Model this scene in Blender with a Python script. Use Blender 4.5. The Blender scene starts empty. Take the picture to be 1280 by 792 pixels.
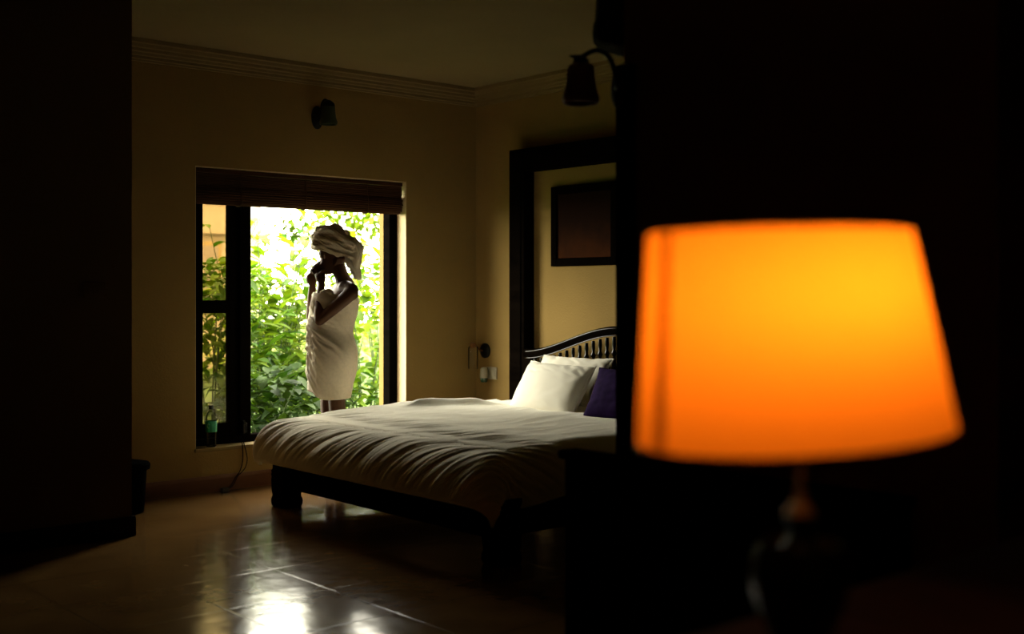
import bpy, bmesh, math, random
from mathutils import Vector, Matrix, noise
PI = math.pi
scn = bpy.context.scene
C = scn.collection
random.seed(7)

# ------------------------------------------------------------------ viewpoint
H = 1.25                                   # eye height
F = 1454.0                                 # focal length in px of the 1280 wide frame
RT = Vector((.7524, -.6589, 0)); FW = Vector((.6589, .7524, 0)); UP = Vector((0, 0, 1))
def ray(px, py): return FW + RT*((px-640)/F) + UP*((366-py)/F)
def at(px, py, D): return Vector((0, 0, H)) + ray(px, py)*D
def on_y(px, py, Y): r = ray(px, py); return Vector((0, 0, H)) + r*(Y/r.y)
def on_x(px, py, X): r = ray(px, py); return Vector((0, 0, H)) + r*(X/r.x)

cam = bpy.data.cameras.new('camera'); camo = bpy.data.objects.new('camera', cam); C.objects.link(camo)
camo.location = (0, 0, H)
camo.rotation_euler = (PI/2, 0, -math.atan2(FW.x, FW.y))
cam.sensor_width = 36; cam.lens = 36*F/1280; cam.shift_y = -30/1280
cam.clip_start = .05; cam.clip_end = 200
cam.dof.use_dof = True; cam.dof.focus_distance = 7.2; cam.dof.aperture_fstop = 1.6
scn.camera = camo

# ------------------------------------------------------------------ materials
def nodes(name):
    m = bpy.data.materials.new(name); m.use_nodes = True
    nt = m.node_tree; nt.nodes.clear()
    out = nt.nodes.new('ShaderNodeOutputMaterial')
    return m, nt, out
def mat(name, col, rough=.6, spec=.5, var=.12, scale=8, bump=0, bscale=60, stretch=None, metal=0, coat=0, sheen=0, detail=4):
    m, nt, out = nodes(name); N = nt.nodes.new; L = nt.links.new
    p = N('ShaderNodeBsdfPrincipled'); L(p.outputs[0], out.inputs[0])
    p.inputs['Roughness'].default_value = rough
    p.inputs['Specular IOR Level'].default_value = spec
    p.inputs['Metallic'].default_value = metal
    p.inputs['Coat Weight'].default_value = coat
    p.inputs['Sheen Weight'].default_value = sheen
    tc = N('ShaderNodeTexCoord'); mp = N('ShaderNodeMapping')
    L(tc.outputs['Object'], mp.inputs[0])
    if stretch: mp.inputs['Scale'].default_value = stretch
    n = N('ShaderNodeTexNoise'); n.inputs['Scale'].default_value = scale; n.inputs['Detail'].default_value = detail
    L(mp.outputs[0], n.inputs['Vector'])
    r = N('ShaderNodeValToRGB'); L(n.outputs['Fac'], r.inputs[0])
    r.color_ramp.elements[0].position = .3; r.color_ramp.elements[1].position = .7
    r.color_ramp.elements[0].color = [c*(1-var) for c in col]+[1]
    r.color_ramp.elements[1].color = [min(1, c*(1+var)) for c in col]+[1]
    L(r.outputs[0], p.inputs['Base Color'])
    if bump:
        n2 = N('ShaderNodeTexNoise'); n2.inputs['Scale'].default_value = bscale; n2.inputs['Detail'].default_value = 3
        L(mp.outputs[0], n2.inputs['Vector'])
        b = N('ShaderNodeBump'); b.inputs['Strength'].default_value = bump; b.inputs['Distance'].default_value = .01
        L(n2.outputs['Fac'], b.inputs['Height']); L(b.outputs[0], p.inputs['Normal'])
    return m
M = {}
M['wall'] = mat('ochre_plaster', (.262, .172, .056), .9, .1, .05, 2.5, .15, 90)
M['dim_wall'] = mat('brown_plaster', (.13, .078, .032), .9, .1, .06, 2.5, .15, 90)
M['ceil'] = mat('cream_ceiling', (.22, .168, .082), .9, .1, .04, 2)
M['cornice'] = mat('cream_plaster_moulding', (.21, .15, .065), .85, .1, .05, 4)
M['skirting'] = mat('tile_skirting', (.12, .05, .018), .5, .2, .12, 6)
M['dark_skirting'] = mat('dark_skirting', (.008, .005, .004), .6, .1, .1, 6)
M['wood'] = mat('black_brown_wood', (.0030, .0021, .0015), .6, 0, .35, 3, .06, 20, (1, 1, 8))
M['bedwood'] = mat('polished_black_wood', (.0035, .0025, .0018), .16, .35, .3, 3, .02, 20, (6, 1, 1))
M['frame_wood'] = mat('window_dark_wood', (.0030, .0024, .0020), .55, 0, .3, 4, .05, 30, (1, 1, 6))
M['bamboo'] = mat('bamboo', (.045, .018, .007), .6, .1, .35, 5, .1, 40, (1, 1, 14))
M['linen'] = mat('white_cotton', (.87, .835, .70), .85, .15, .03, 3, .05, 250, sheen=.2)
M['pillow'] = mat('white_satin_cotton', (.74, .71, .60), .75, .25, .02, 2, .05, 200, sheen=.2)
M['purple'] = mat('purple_velvet', (.020, .008, .055), .9, .04, .3, 20, .1, 150)
M['towel'] = mat('cream_terry', (.72, .62, .47), .95, .05, .06, 60, .6, 260, sheen=.3)
M['skin'] = mat('brown_skin', (.085, .036, .016), .55, .2, .08, 20, .05, 120)
M['metal'] = mat('black_iron', (.004, .004, .004), .5, .2, .2, 20)
M['brass'] = mat('aged_brass', (.20, .09, .03), .35, .5, .2, 20, metal=.7)
M['white_plastic'] = mat('white_plastic', (.30, .27, .19), .5, .2, .03, 10)
M['green_liquid'] = mat('green_refill', (.02, .05, .025), .2, .5, .1, 10)
M['grey_plastic'] = mat('grey_plastic', (.06, .055, .05), .5, .2, .05, 10)
M['black_plastic'] = mat('black_plastic', (.004, .004, .004), .7, .0, .1, 10)
M['frosted'] = mat('pale_green_frosted_glass', (.055, .070, .035), .5, .2, .08, 12)
M['smoke_shade'] = mat('brown_frosted_glass', (.16, .11, .07), .5, .2, .15, 12)
M['green_label'] = mat('green_label', (.02, .33, .17), .5, .4, .08, 30)
M['label_mark'] = mat('pale_label_mark', (.30, .55, .42), .5, .4, .03, 30)
M['cap'] = mat('dark_bottle_cap', (.01, .02, .018), .4, .5, .1, 30)
M['cup'] = mat('green_glazed_cup', (.06, .075, .055), .25, .5, .1, 15)
M['trunk'] = mat('bark', (.14, .11, .06), .9, .1, .3, 14, .4, 30)
M['stem'] = mat('green_stem', (.022, .04, .006), .7, .3, .2, 14)
M['house'] = mat('cream_render', (.24, .20, .155), .9, .1, .05, 3)
M['roof'] = mat('tile_roof', (.07, .035, .02), .8, .2, .15, 8)
M['art'] = None

def art_mat():
    m, nt, out = nodes('abstract_painting'); N = nt.nodes.new; L = nt.links.new
    p = N('ShaderNodeBsdfPrincipled'); L(p.outputs[0], out.inputs[0]); p.inputs['Roughness'].default_value = .9; p.inputs['Specular IOR Level'].default_value = .05
    tc = N('ShaderNodeTexCoord'); s = N('ShaderNodeSeparateXYZ'); L(tc.outputs['Object'], s.inputs[0])
    n = N('ShaderNodeTexNoise'); n.inputs['Scale'].default_value = 9; n.inputs['Detail'].default_value = 5
    L(tc.outputs['Object'], n.inputs['Vector'])
    a = N('ShaderNodeMath'); a.operation = 'MULTIPLY_ADD'; a.inputs[1].default_value = .28
    L(n.outputs['Fac'], a.inputs[0]); L(s.outputs['Z'], a.inputs[2])
    r = N('ShaderNodeValToRGB'); L(a.outputs[0], r.inputs[0])
    e = r.color_ramp.elements
    e[0].position = 0; e[0].color = (.055, .022, .006, 1); e[1].position = .42; e[1].color = (.014, .005, .003, 1)
    k = e.new(.14); k.color = (.05, .014, .003, 1)
    L(r.outputs[0], p.inputs['Base Color'])
    return m
M['art'] = art_mat()

def floor_mat():
    m, nt, out = nodes('glossy_floor_tiles'); N = nt.nodes.new; L = nt.links.new
    p = N('ShaderNodeBsdfPrincipled'); L(p.outputs[0], out.inputs[0])
    p.inputs['IOR'].default_value = 1.5; p.inputs['Specular IOR Level'].default_value = .11
    tc = N('ShaderNodeTexCoord'); s = N('ShaderNodeSeparateXYZ'); L(tc.outputs['Object'], s.inputs[0])
    T = .475
    masks = []; ids = []
    for ax, off in (('X', 2.18), ('Y', 4.20)):
        a = N('ShaderNodeMath'); a.operation = 'SUBTRACT'; a.inputs[1].default_value = off - 20*T; L(s.outputs[ax], a.inputs[0])
        d = N('ShaderNodeMath'); d.operation = 'DIVIDE'; d.inputs[1].default_value = T; L(a.outputs[0], d.inputs[0])
        f = N('ShaderNodeMath'); f.operation = 'FRACT'; L(d.outputs[0], f.inputs[0])
        fl = N('ShaderNodeMath'); fl.operation = 'FLOOR'; L(d.outputs[0], fl.inputs[0]); ids.append(fl)
        h = N('ShaderNodeMath'); h.operation = 'SUBTRACT'; h.inputs[1].default_value = .5; L(f.outputs[0], h.inputs[0])
        ab = N('ShaderNodeMath'); ab.operation = 'ABSOLUTE'; L(h.outputs[0], ab.inputs[0])
        mr = N('ShaderNodeMapRange'); mr.inputs[1].default_value = .4915; mr.inputs[2].default_value = .498
        L(ab.outputs[0], mr.inputs[0]); masks.append(mr)
    mx = N('ShaderNodeMath'); mx.operation = 'MAXIMUM'; L(masks[0].outputs[0], mx.inputs[0]); L(masks[1].outputs[0], mx.inputs[1])
    cx = N('ShaderNodeCombineXYZ'); L(ids[0].outputs[0], cx.inputs[0]); L(ids[1].outputs[0], cx.inputs[1])
    wn = N('ShaderNodeTexWhiteNoise'); wn.noise_dimensions = '2D'; L(cx.outputs[0], wn.inputs['Vector'])
    n = N('ShaderNodeTexNoise'); n.inputs['Scale'].default_value = 3.2; n.inputs['Detail'].default_value = 6
    L(tc.outputs['Object'], n.inputs['Vector'])
    r = N('ShaderNodeValToRGB'); L(n.outputs['Fac'], r.inputs[0])
    r.color_ramp.elements[0].position = .3; r.color_ramp.elements[1].position = .72
    r.color_ramp.elements[0].color = (.100, .050, .015, 1); r.color_ramp.elements[1].color = (.150, .082, .027, 1)
    mc = N('ShaderNodeMixRGB'); mc.blend_type = 'MULTIPLY'; mc.inputs[2].default_value = (.5, .5, .5, 1)
    L(mx.outputs[0], mc.inputs[0]); L(r.outputs[0], mc.inputs[1]); L(mc.outputs[0], p.inputs['Base Color'])
    ra = N('ShaderNodeMath'); ra.operation = 'MULTIPLY_ADD'; ra.inputs[1].default_value = .04; ra.inputs[2].default_value = .09
    L(mx.outputs[0], ra.inputs[0])
    n3 = N('ShaderNodeTexNoise'); n3.inputs['Scale'].default_value = 14; n3.inputs['Detail'].default_value = 5; L(tc.outputs['Object'], n3.inputs['Vector'])
    rb = N('ShaderNodeMath'); rb.operation = 'MULTIPLY_ADD'; rb.inputs[1].default_value = .12
    L(n3.outputs['Fac'], rb.inputs[0]); L(ra.outputs[0], rb.inputs[2]); L(rb.outputs[0], p.inputs['Roughness'])
    n2 = N('ShaderNodeTexNoise'); n2.inputs['Scale'].default_value = 5; n2.inputs['Detail'].default_value = 3
    L(tc.outputs['Object'], n2.inputs['Vector'])
    hh = N('ShaderNodeMath'); hh.operation = 'MULTIPLY_ADD'; hh.inputs[1].default_value = -.12
    L(mx.outputs[0], hh.inputs[0]); L(n2.outputs['Fac'], hh.inputs[2])
    b = N('ShaderNodeBump'); b.inputs['Strength'].default_value = .22; b.inputs['Distance'].default_value = .012
    L(hh.outputs[0], b.inputs['Height']); L(b.outputs[0], p.inputs['Normal'])
    return m
M['floor'] = floor_mat()

def glass_mat(name, tint, ior=1.45, rough=.02):
    m, nt, out = nodes(name); N = nt.nodes.new; L = nt.links.new
    t = N('ShaderNodeBsdfTransparent'); t.inputs[0].default_value = (*tint, 1)
    g = N('ShaderNodeBsdfGlossy'); g.inputs['Roughness'].default_value = rough
    f = N('ShaderNodeFresnel'); f.inputs[0].default_value = ior
    x = N('ShaderNodeMixShader'); L(f.outputs[0], x.inputs[0]); L(t.outputs[0], x.inputs[1]); L(g.outputs[0], x.inputs[2])
    L(x.outputs[0], out.inputs[0]); return m
M['amber_glass'] = glass_mat('tinted_window_glass', (.54, .46, .31))
M['clear_glass'] = glass_mat('clear_lamp_glass', (.985, .98, .96), 1.2, .05)
M['pet'] = glass_mat('clear_bottle_plastic', (.72, .76, .66), 1.35, .06)

def leaf_mat(name, c0, c1, trans=.45):
    m, nt, out = nodes(name); N = nt.nodes.new; L = nt.links.new
    gi = N('ShaderNodeNewGeometry'); r = N('ShaderNodeValToRGB'); L(gi.outputs['Random Per Island'], r.inputs[0])
    r.color_ramp.elements[0].color = (*c0, 1); r.color_ramp.elements[1].color = (*c1, 1)
    p = N('ShaderNodeBsdfPrincipled'); p.inputs['Roughness'].default_value = .6; p.inputs['Specular IOR Level'].default_value = .12
    L(r.outputs[0], p.inputs['Base Color'])
    t = N('ShaderNodeBsdfTranslucent'); g = N('ShaderNodeMixRGB'); g.blend_type = 'MULTIPLY'; g.inputs[0].default_value = 1
    g.inputs[2].default_value = (1.0, 1.0, .5, 1); L(r.outputs[0], g.inputs[1]); L(g.outputs[0], t.inputs[0])
    x = N('ShaderNodeMixShader'); x.inputs[0].default_value = trans
    L(p.outputs[0], x.inputs[1]); L(t.outputs[0], x.inputs[2]); L(x.outputs[0], out.inputs[0])
    return m
M['leaf_dark'] = leaf_mat('broad_dark_leaves', (.006, .022, .002), (.032, .065, .008), .3)
M['leaf_bright'] = leaf_mat('lime_leaves', (.055, .13, .003), (.16, .215, .012), .45)
M['leaf_mid'] = leaf_mat('mid_green_leaves', (.016, .060, .002), (.085, .135, .007), .4)
M['leaf_pale'] = leaf_mat('pale_yellow_leaves', (.13, .17, .03), (.26, .27, .07), .45)
M['grass'] = mat('garden_grass', (.03, .05, .010), .9, .1, .4, 3, .5, 40)

def shade_mat(name, col, trans):
    m, nt, out = nodes(name); N = nt.nodes.new; L = nt.links.new
    tc = N('ShaderNodeTexCoord'); n = N('ShaderNodeTexNoise'); n.inputs['Scale'].default_value = 40; L(tc.outputs['Object'], n.inputs['Vector'])
    r = N('ShaderNodeValToRGB'); L(n.outputs['Fac'], r.inputs[0])
    r.color_ramp.elements[0].color = [c*.94 for c in col]+[1]; r.color_ramp.elements[1].color = [*col, 1]
    d = N('ShaderNodeBsdfDiffuse'); t = N('ShaderNodeBsdfTranslucent')
    d.inputs[0].default_value = (.22, .075, .012, 1)
    L(r.outputs[0], t.inputs[0])
    x = N('ShaderNodeMixShader'); x.inputs[0].default_value = trans
    L(d.outputs[0], x.inputs[1]); L(t.outputs[0], x.inputs[2]); L(x.outputs[0], out.inputs[0])
    return m
M['shade'] = shade_mat('orange_lampshade_fabric', (.95, .238, .012), .8)
M['seam'] = shade_mat('orange_seam_tape', (.55, .42, .2), .6)
M['bulb'] = None
def emit(name, col, s):
    m, nt, out = nodes(name); e = nt.nodes.new('ShaderNodeEmission'); e.inputs[0].default_value = (*col, 1); e.inputs[1].default_value = s
    nt.links.new(e.outputs[0], out.inputs[0]); return m
M['bulb'] = emit('glowing_bulb', (1, .62, .26), 84)

# ------------------------------------------------------------------ helpers
def wloc(o):
    v = Vector((0, 0, 0))
    while o is not None: v += o.location; o = o.parent
    return v
def link(name, me, m, parent=None, smooth=True):
    o = bpy.data.objects.new(name, me); C.objects.link(o)
    if m: me.materials.append(m)
    if parent is not None:
        o.parent = parent; me.transform(Matrix.Translation(-wloc(parent)))
    if smooth:
        for p in me.polygons: p.use_smooth = True
    return o
def sharp(me, ang=40):
    bm = bmesh.new(); bm.from_mesh(me)
    for e in bm.edges:
        if len(e.link_faces) == 2 and e.calc_face_angle(0) > math.radians(ang): e.smooth = False
    bm.to_mesh(me); bm.free()
def obj(name, bm, m, parent=None, smooth=True, ang=40):
    bmesh.ops.recalc_face_normals(bm, faces=bm.faces[:])
    me = bpy.data.meshes.new(name); bm.to_mesh(me); bm.free()
    o = link(name, me, m, parent, smooth)
    if smooth and ang: sharp(me, ang)
    return o
def mesh_obj(name, vs, fs, m, parent=None, smooth=True):
    me = bpy.data.meshes.new(name); me.from_pydata([tuple(v) for v in vs], [], fs); me.update()
    return link(name, me, m, parent, smooth)
def rebase(o, loc):
    """put a top-level mesh's origin at its base"""
    loc = Vector(loc); o.data.transform(Matrix.Translation(-loc)); o.location = loc; return o
def tag(o, label=None, cat=None, group=None, kind=None):
    if label: o['label'] = label
    if cat: o['category'] = cat
    if group: o['group'] = group
    if kind: o['kind'] = kind
    return o
def thing(name, loc, label, cat, group=None):
    o = bpy.data.objects.new(name, None); o.empty_display_size = .1; C.objects.link(o); o.location = loc
    return tag(o, label, cat, group)
def struct(o): o['kind'] = 'structure'; return o
def box(bm, a, b, bev=0, seg=2):
    a = Vector(a); b = Vector(b); c = (a+b)/2; s = b-a
    t = bmesh.new(); bmesh.ops.create_cube(t, size=1)
    for v in t.verts: v.co = Vector((v.co.x*s.x, v.co.y*s.y, v.co.z*s.z)) + c
    if bev: bmesh.ops.bevel(t, geom=t.edges[:], offset=bev, segments=seg, affect='EDGES', profile=.5)
    merge(bm, t); return bm
def merge(bm, t):
    me = bpy.data.meshes.new('tmp'); t.to_mesh(me); t.free(); bm.from_mesh(me); bpy.data.meshes.remove(me)
def basis(d):
    d = d.normalized(); h = Vector((0, 0, 1)) if abs(d.z) < .9 else Vector((1, 0, 0))
    x = d.cross(h).normalized(); return x, x.cross(d).normalized()
def tube(bm, pts, r, seg=10, cap=True, flat=None):
    pts = [Vector(p) for p in pts]; n = len(pts)
    rs = r if isinstance(r, (list, tuple)) else [r]*n
    d0 = (pts[1]-pts[0]); x, y = basis(d0); rings = []
    for i, p in enumerate(pts):
        d = (pts[min(i+1, n-1)]-pts[max(i-1, 0)])
        if d.length > 1e-9:
            d.normalize(); x = (x - d*x.dot(d))
            if x.length < 1e-6: x, _ = basis(d)
            x.normalize(); y = d.cross(x)
        k = flat if flat else 1
        rings.append([bm.verts.new(p + (x*math.cos(2*PI*j/seg) + y*k*math.sin(2*PI*j/seg))*rs[i]) for j in range(seg)])
    for a, b in zip(rings, rings[1:]):
        for j in range(seg): bm.faces.new((a[j], a[(j+1) % seg], b[(j+1) % seg], b[j]))
    if cap: bm.faces.new(rings[0][::-1]); bm.faces.new(rings[-1])
    return bm
def lathe(bm, prof, o=(0, 0, 0), seg=24, square=False, axis=None, cap=True):
    """prof: (r, h) up the axis"""
    o = Vector(o)
    if axis is None: ax, x, y = Vector((0, 0, 1)), Vector((1, 0, 0)), Vector((0, 1, 0))
    else:
        ax = Vector(axis).normalized(); x, y = basis(ax)
    rings = []
    for r, h in prof:
        if square:
            k = []
            for q in range(4):
                for s in range(4):
                    a = PI/4 + q*PI/2; b = a+PI/2; t = s/4
                    u = math.cos(a)*(1-t)+math.cos(b)*t; v = math.sin(a)*(1-t)+math.sin(b)*t
                    k.append(o+ax*h+(x*u+y*v)*r*1.414)
        else: k = [o+ax*h+(x*math.cos(2*PI*j/seg)+y*math.sin(2*PI*j/seg))*max(r, 1e-4) for j in range(seg)]
        rings.append([bm.verts.new(p) for p in k])
    n = len(rings[0])
    for a, b in zip(rings, rings[1:]):
        for j in range(n): bm.faces.new((a[j], a[(j+1) % n], b[(j+1) % n], b[j]))
    if cap: bm.faces.new(rings[0][::-1]); bm.faces.new(rings[-1])
    return bm
def ball(bm, c, rx, ry=None, rz=None, R=None, u=20, v=14):
    ry = rx if ry is None else ry; rz = rx if rz is None else rz
    t = bmesh.new(); bmesh.ops.create_uvsphere(t, u_segments=u, v_segments=v, radius=1)
    for q in t.verts:
        p = Vector((q.co.x*rx, q.co.y*ry, q.co.z*rz))
        q.co = (R @ p if R else p) + Vector(c)
    merge(bm, t); return bm
def sstep(a, b, x):
    t = max(0, min(1, (x-a)/(b-a))); return t*t*(3-2*t)
def cr(pts, n=8):
    """Catmull-Rom through points (tuples of any length)"""
    P = [Vector(p) for p in pts]; P = [P[0]*2-P[1]] + P + [P[-1]*2-P[-2]]; out = []
    for i in range(1, len(P)-2):
        for k in range(n):
            t = k/n; a, b, c, d = P[i-1:i+3]
            out.append(.5*((2*b)+(c-a)*t+(2*a-5*b+4*c-d)*t*t+(3*b-a-3*c+d)*t**3))
    out.append(P[-2]); return out
def remesh(name, bm, voxel, m, parent=None, smooth_it=4):
    bmesh.ops.recalc_face_normals(bm, faces=bm.faces[:])
    me = bpy.data.meshes.new(name+'_raw'); bm.to_mesh(me); bm.free()
    o = bpy.data.objects.new(name+'_raw', me); C.objects.link(o)
    md = o.modifiers.new('r', 'REMESH'); md.mode = 'VOXEL'; md.voxel_size = voxel
    s = o.modifiers.new('s', 'SMOOTH'); s.factor = .5; s.iterations = smooth_it
    dg = bpy.context.evaluated_depsgraph_get(); ev = o.evaluated_get(dg)
    new = bpy.data.meshes.new_from_object(ev); new.name = name
    bpy.data.objects.remove(o); bpy.data.meshes.remove(me)
    new.materials.clear()
    return link(name, new, m, parent)
def copy_tree(o, parent=None):
    c = o.copy(); C.objects.link(c)
    if parent is not None: c.parent = parent
    for ch in list(o.children): copy_tree(ch, c)
    return c

# ------------------------------------------------------------------ room shell
XR, YW, CEIL = 5.5625, 6.76, 2.77
YO = 7.10                                        # outer face of the window wall
X0, X1, Z0, Z1 = 3.294, 4.916, .277, 2.045       # window opening
XL, YB = -2.6, -2.6
def simple(name, boxes, m, bev=0):
    bm = bmesh.new()
    for a, b in boxes: box(bm, a, b, bev)
    return struct(obj(name, bm, m, smooth=False))
simple('floor', [((XL-.2, YB-.2, -.12), (XR+.2, YW+.05, 0))], M['floor'])
simple('ceiling', [((XL-.3, YB-.3, CEIL), (XR+.35, YO+.55, CEIL+.18))], M['ceil'])
simple('wall_back', [((XL-.2, YW, -.12), (X0, YO, CEIL)), ((X1, YW, -.12), (XR+.2, YO, CEIL)),
                     ((X0, YW, -.12), (X1, YO, Z0-.02)), ((X0, YW, Z1), (X1, YO, CEIL))], M['wall'])
simple('wall_right', [((XR, YB-.2, -.12), (XR+.2, YW, CEIL))], M['wall'])
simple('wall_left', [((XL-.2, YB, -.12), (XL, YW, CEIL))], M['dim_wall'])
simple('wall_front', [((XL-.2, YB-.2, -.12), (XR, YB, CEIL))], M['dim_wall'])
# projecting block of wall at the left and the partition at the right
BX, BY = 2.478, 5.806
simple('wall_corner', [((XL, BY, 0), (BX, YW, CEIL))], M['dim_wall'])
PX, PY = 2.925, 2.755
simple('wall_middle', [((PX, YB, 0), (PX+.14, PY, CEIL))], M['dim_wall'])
# skirting
def skirt(name, a, b, nrm, h, m):
    bm = bmesh.new(); a = Vector(a); b = Vector(b); n = Vector(nrm)
    pr = [(0, 0), (.016, 0), (.016, h-.02), (.012, h-.008), (.006, h), (0, h)]
    R1 = [bm.verts.new(a+n*d+UP*z) for d, z in pr]; R2 = [bm.verts.new(b+n*d+UP*z) for d, z in pr]
    k = len(pr)
    for i in range(k): bm.faces.new((R1[i], R1[(i+1) % k], R2[(i+1) % k], R2[i]))
    bm.faces.new(R1[::-1]); bm.faces.new(R2)
    return struct(obj(name, bm, m, smooth=False))
skirt('baseboard_back', (BX, YW, 0), (XR, YW, 0), (0, -1, 0), .10, M['skirting'])
skirt('baseboard_right', (XR, PY, 0), (XR, YW-.016, 0), (-1, 0, 0), .10, M['skirting'])
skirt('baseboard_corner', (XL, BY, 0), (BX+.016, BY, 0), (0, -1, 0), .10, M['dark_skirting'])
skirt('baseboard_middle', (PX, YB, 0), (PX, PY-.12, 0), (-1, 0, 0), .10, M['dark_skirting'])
# stepped cornice along both walls
def cornice(name, a, b, nrm):
    bm = bmesh.new(); a = Vector(a); b = Vector(b); n = Vector(nrm)
    pr = [(0, 2.645), (.018, 2.645), (.020, 2.656), (.030, 2.660), (.030, 2.676), (.040, 2.680), (.044, 2.694), (.056, 2.700),
          (.058, 2.716), (.070, 2.722), (.076, 2.740), (.088, 2.746), (.090, CEIL), (0, CEIL)]
    R1 = [bm.verts.new(a+n*d+UP*z) for d, z in pr]; R2 = [bm.verts.new(b+n*d+UP*z) for d, z in pr]
    k = len(pr)
    for i in range(k): bm.faces.new((R1[i], R1[(i+1) % k], R2[(i+1) % k], R2[i]))
    bm.faces.new(R1[::-1]); bm.faces.new(R2)
    return struct(obj(name, bm, M['cornice'], smooth=False))
cornice('trim_1', (BX, YW, 0), (XR, YW, 0), (0, -1, 0))
cornice('trim_2', (XR, PY-2, 0), (XR, YW, 0), (-1, 0, 0))
# moulded black jamb closing the end of the partition
bm = bmesh.new()
JT = 2.03
box(bm, (PX-.014, PY-.055, 0), (PX+.154, PY+.03, JT), .006)
box(bm, (PX-.034, PY-.03, 0), (PX-.006, PY+.012, JT), .008)
box(bm, (PX-.022, PY-.052, 0), (PX-.008, PY-.036, JT), .006, 3)
box(bm, (PX-.04, PY-.06, 0), (PX+.16, PY+.036, .14), .006)
struct(obj('trim_3', bm, M['wood'], smooth=True))

# ------------------------------------------------------------------ window
win = bpy.data.objects.new('window_1', None); C.objects.link(win); win.location = (X0, 6.87, Z0); win['kind'] = 'structure'
FA, FB = 6.87, 6.95
bm = bmesh.new()
box(bm, (X0, FA, Z0), (X0+.055, FB, Z1), .004); box(bm, (X1-.07, FA, Z0), (X1, FB, Z1), .004)
box(bm, (X0+.055, FA, Z1-.06), (X1-.07, FB, Z1), .004); box(bm, (X0+.055, FA, Z0), (X1-.07, FB, Z0+.045), .004)
box(bm, (3.655, FA-.01, Z0+.045), (3.735, FB, Z1-.06), .004)
obj('window_frame', bm, M['frame_wood'], win, smooth=False)
bm = bmesh.new()
sa, sb = FA+.012, FA+.062
box(bm, (X0+.055, sa, Z0+.045), (X0+.112, sb, Z1-.06), .004); box(bm, (3.588, sa, Z0+.045), (3.655, sb, Z1-.06), .004)
box(bm, (X0+.112, sa, Z0+.045), (3.588, sb, .410), .004); box(bm, (X0+.112, sa, Z1-.14), (3.588, sb, Z1-.06), .004)
box(bm, (X0+.112, sa, 1.12), (3.588, sb, 1.203), .004)
sash = obj('window_sash', bm, M['frame_wood'], win, smooth=False)
for z0, z1 in ((.41, 1.12), (1.203, Z1-.14)):
    bm = bmesh.new(); box(bm, (X0+.108, sa+.022, z0-.004), (3.592, sa+.028, z1+.004))
    obj('glass_pane', bm, M['amber_glass'], sash, smooth=False)
bm = bmesh.new()
box(bm, (3.668, FA-.024, .335), (3.688, FA-.008, .42), .004); tube(bm, [(3.678, FA-.018, .405), (3.678, FA-.05, .405), (3.678, FA-.052, .345)], .006, 8)
obj('window_latch', bm, M['metal'], win)
bm = bmesh.new(); box(bm, (X0-.006, YW-.018, Z0-.022), (X1+.006, FA+.01, Z0), .004)
obj('window_sill', bm, M['cornice'], win, smooth=False)

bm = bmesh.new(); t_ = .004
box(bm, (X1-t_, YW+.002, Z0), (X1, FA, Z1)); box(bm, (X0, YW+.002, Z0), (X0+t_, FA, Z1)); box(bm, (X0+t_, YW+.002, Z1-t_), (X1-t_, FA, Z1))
struct(obj('trim_4', bm, mat('daylit_reveal_tone', (.62, .50, .30), .8, .2, .04, 3), smooth=False))  # added lining, its paler colour stands in for daylight on the reveals

# rolled bamboo blind
bl = thing('bamboo_blind', (4.1, 6.80, Z1), 'dark bamboo blind rolled up at the top of the window', 'blind')
bx0, bx1 = X0+.008, X1-.022
bm = bmesh.new(); box(bm, (bx0, 6.775, Z1-.035), (bx1, 6.845, Z1-.008), .004); obj('headrail', bm, M['bamboo'], bl, smooth=False)
bm = bmesh.new()
for k in range(9): tube(bm, [(bx0, 6.792+.002*math.sin(k), Z1-.042-k*.0095), (bx1, 6.792+.002*math.sin(k*2), Z1-.042-k*.0095)], .0052, 8)
obj('blind_panel', bm, M['bamboo'], bl)
bm = bmesh.new()
N_ = 56
for k in range(N_):                               # spiral of slats
    t = k/N_; a = 2*PI*2.2*t; r = .066-.030*t
    cy, cz = 6.825, 1.878
    y, z = cy-r*.72*math.sin(a+.6)*1.0, cz+r*math.cos(a+.6)
    e = .004*math.sin(k*3.7)
    tube(bm, [(bx0+e, y, z), (bx1+e, y, z)], .0062, 8)
obj('rolled_slats', bm, M['bamboo'], bl)
for x in (3.62, 4.10, 4.60):
    bm = bmesh.new()
    tube(bm, [(x, 6.782, Z1-.03), (x, 6.781, 1.95), (x, 6.771, 1.90), (x, 6.775, 1.83), (x, 6.80, 1.806), (x, 6.845, 1.81)], .0035, 6)
    obj('lift_cord', bm, M['bamboo'], bl)

# ------------------------------------------------------------------ wall lights
def bell(bm, o, axis, s=1.0, flare=1.0):
    prof = [(.040, .0), (.046, -.006), (.047, -.03), (.050, -.06), (.056, -.09), (.064, -.112), (.0725*flare, -.13)]
    outer = [(r*s, h*s) for r, h in prof]; inner = [((r-.004)*s, h*s) for r, h in prof[::-1]]
    return lathe(bm, outer+inner, o, 28, axis=axis)
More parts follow.
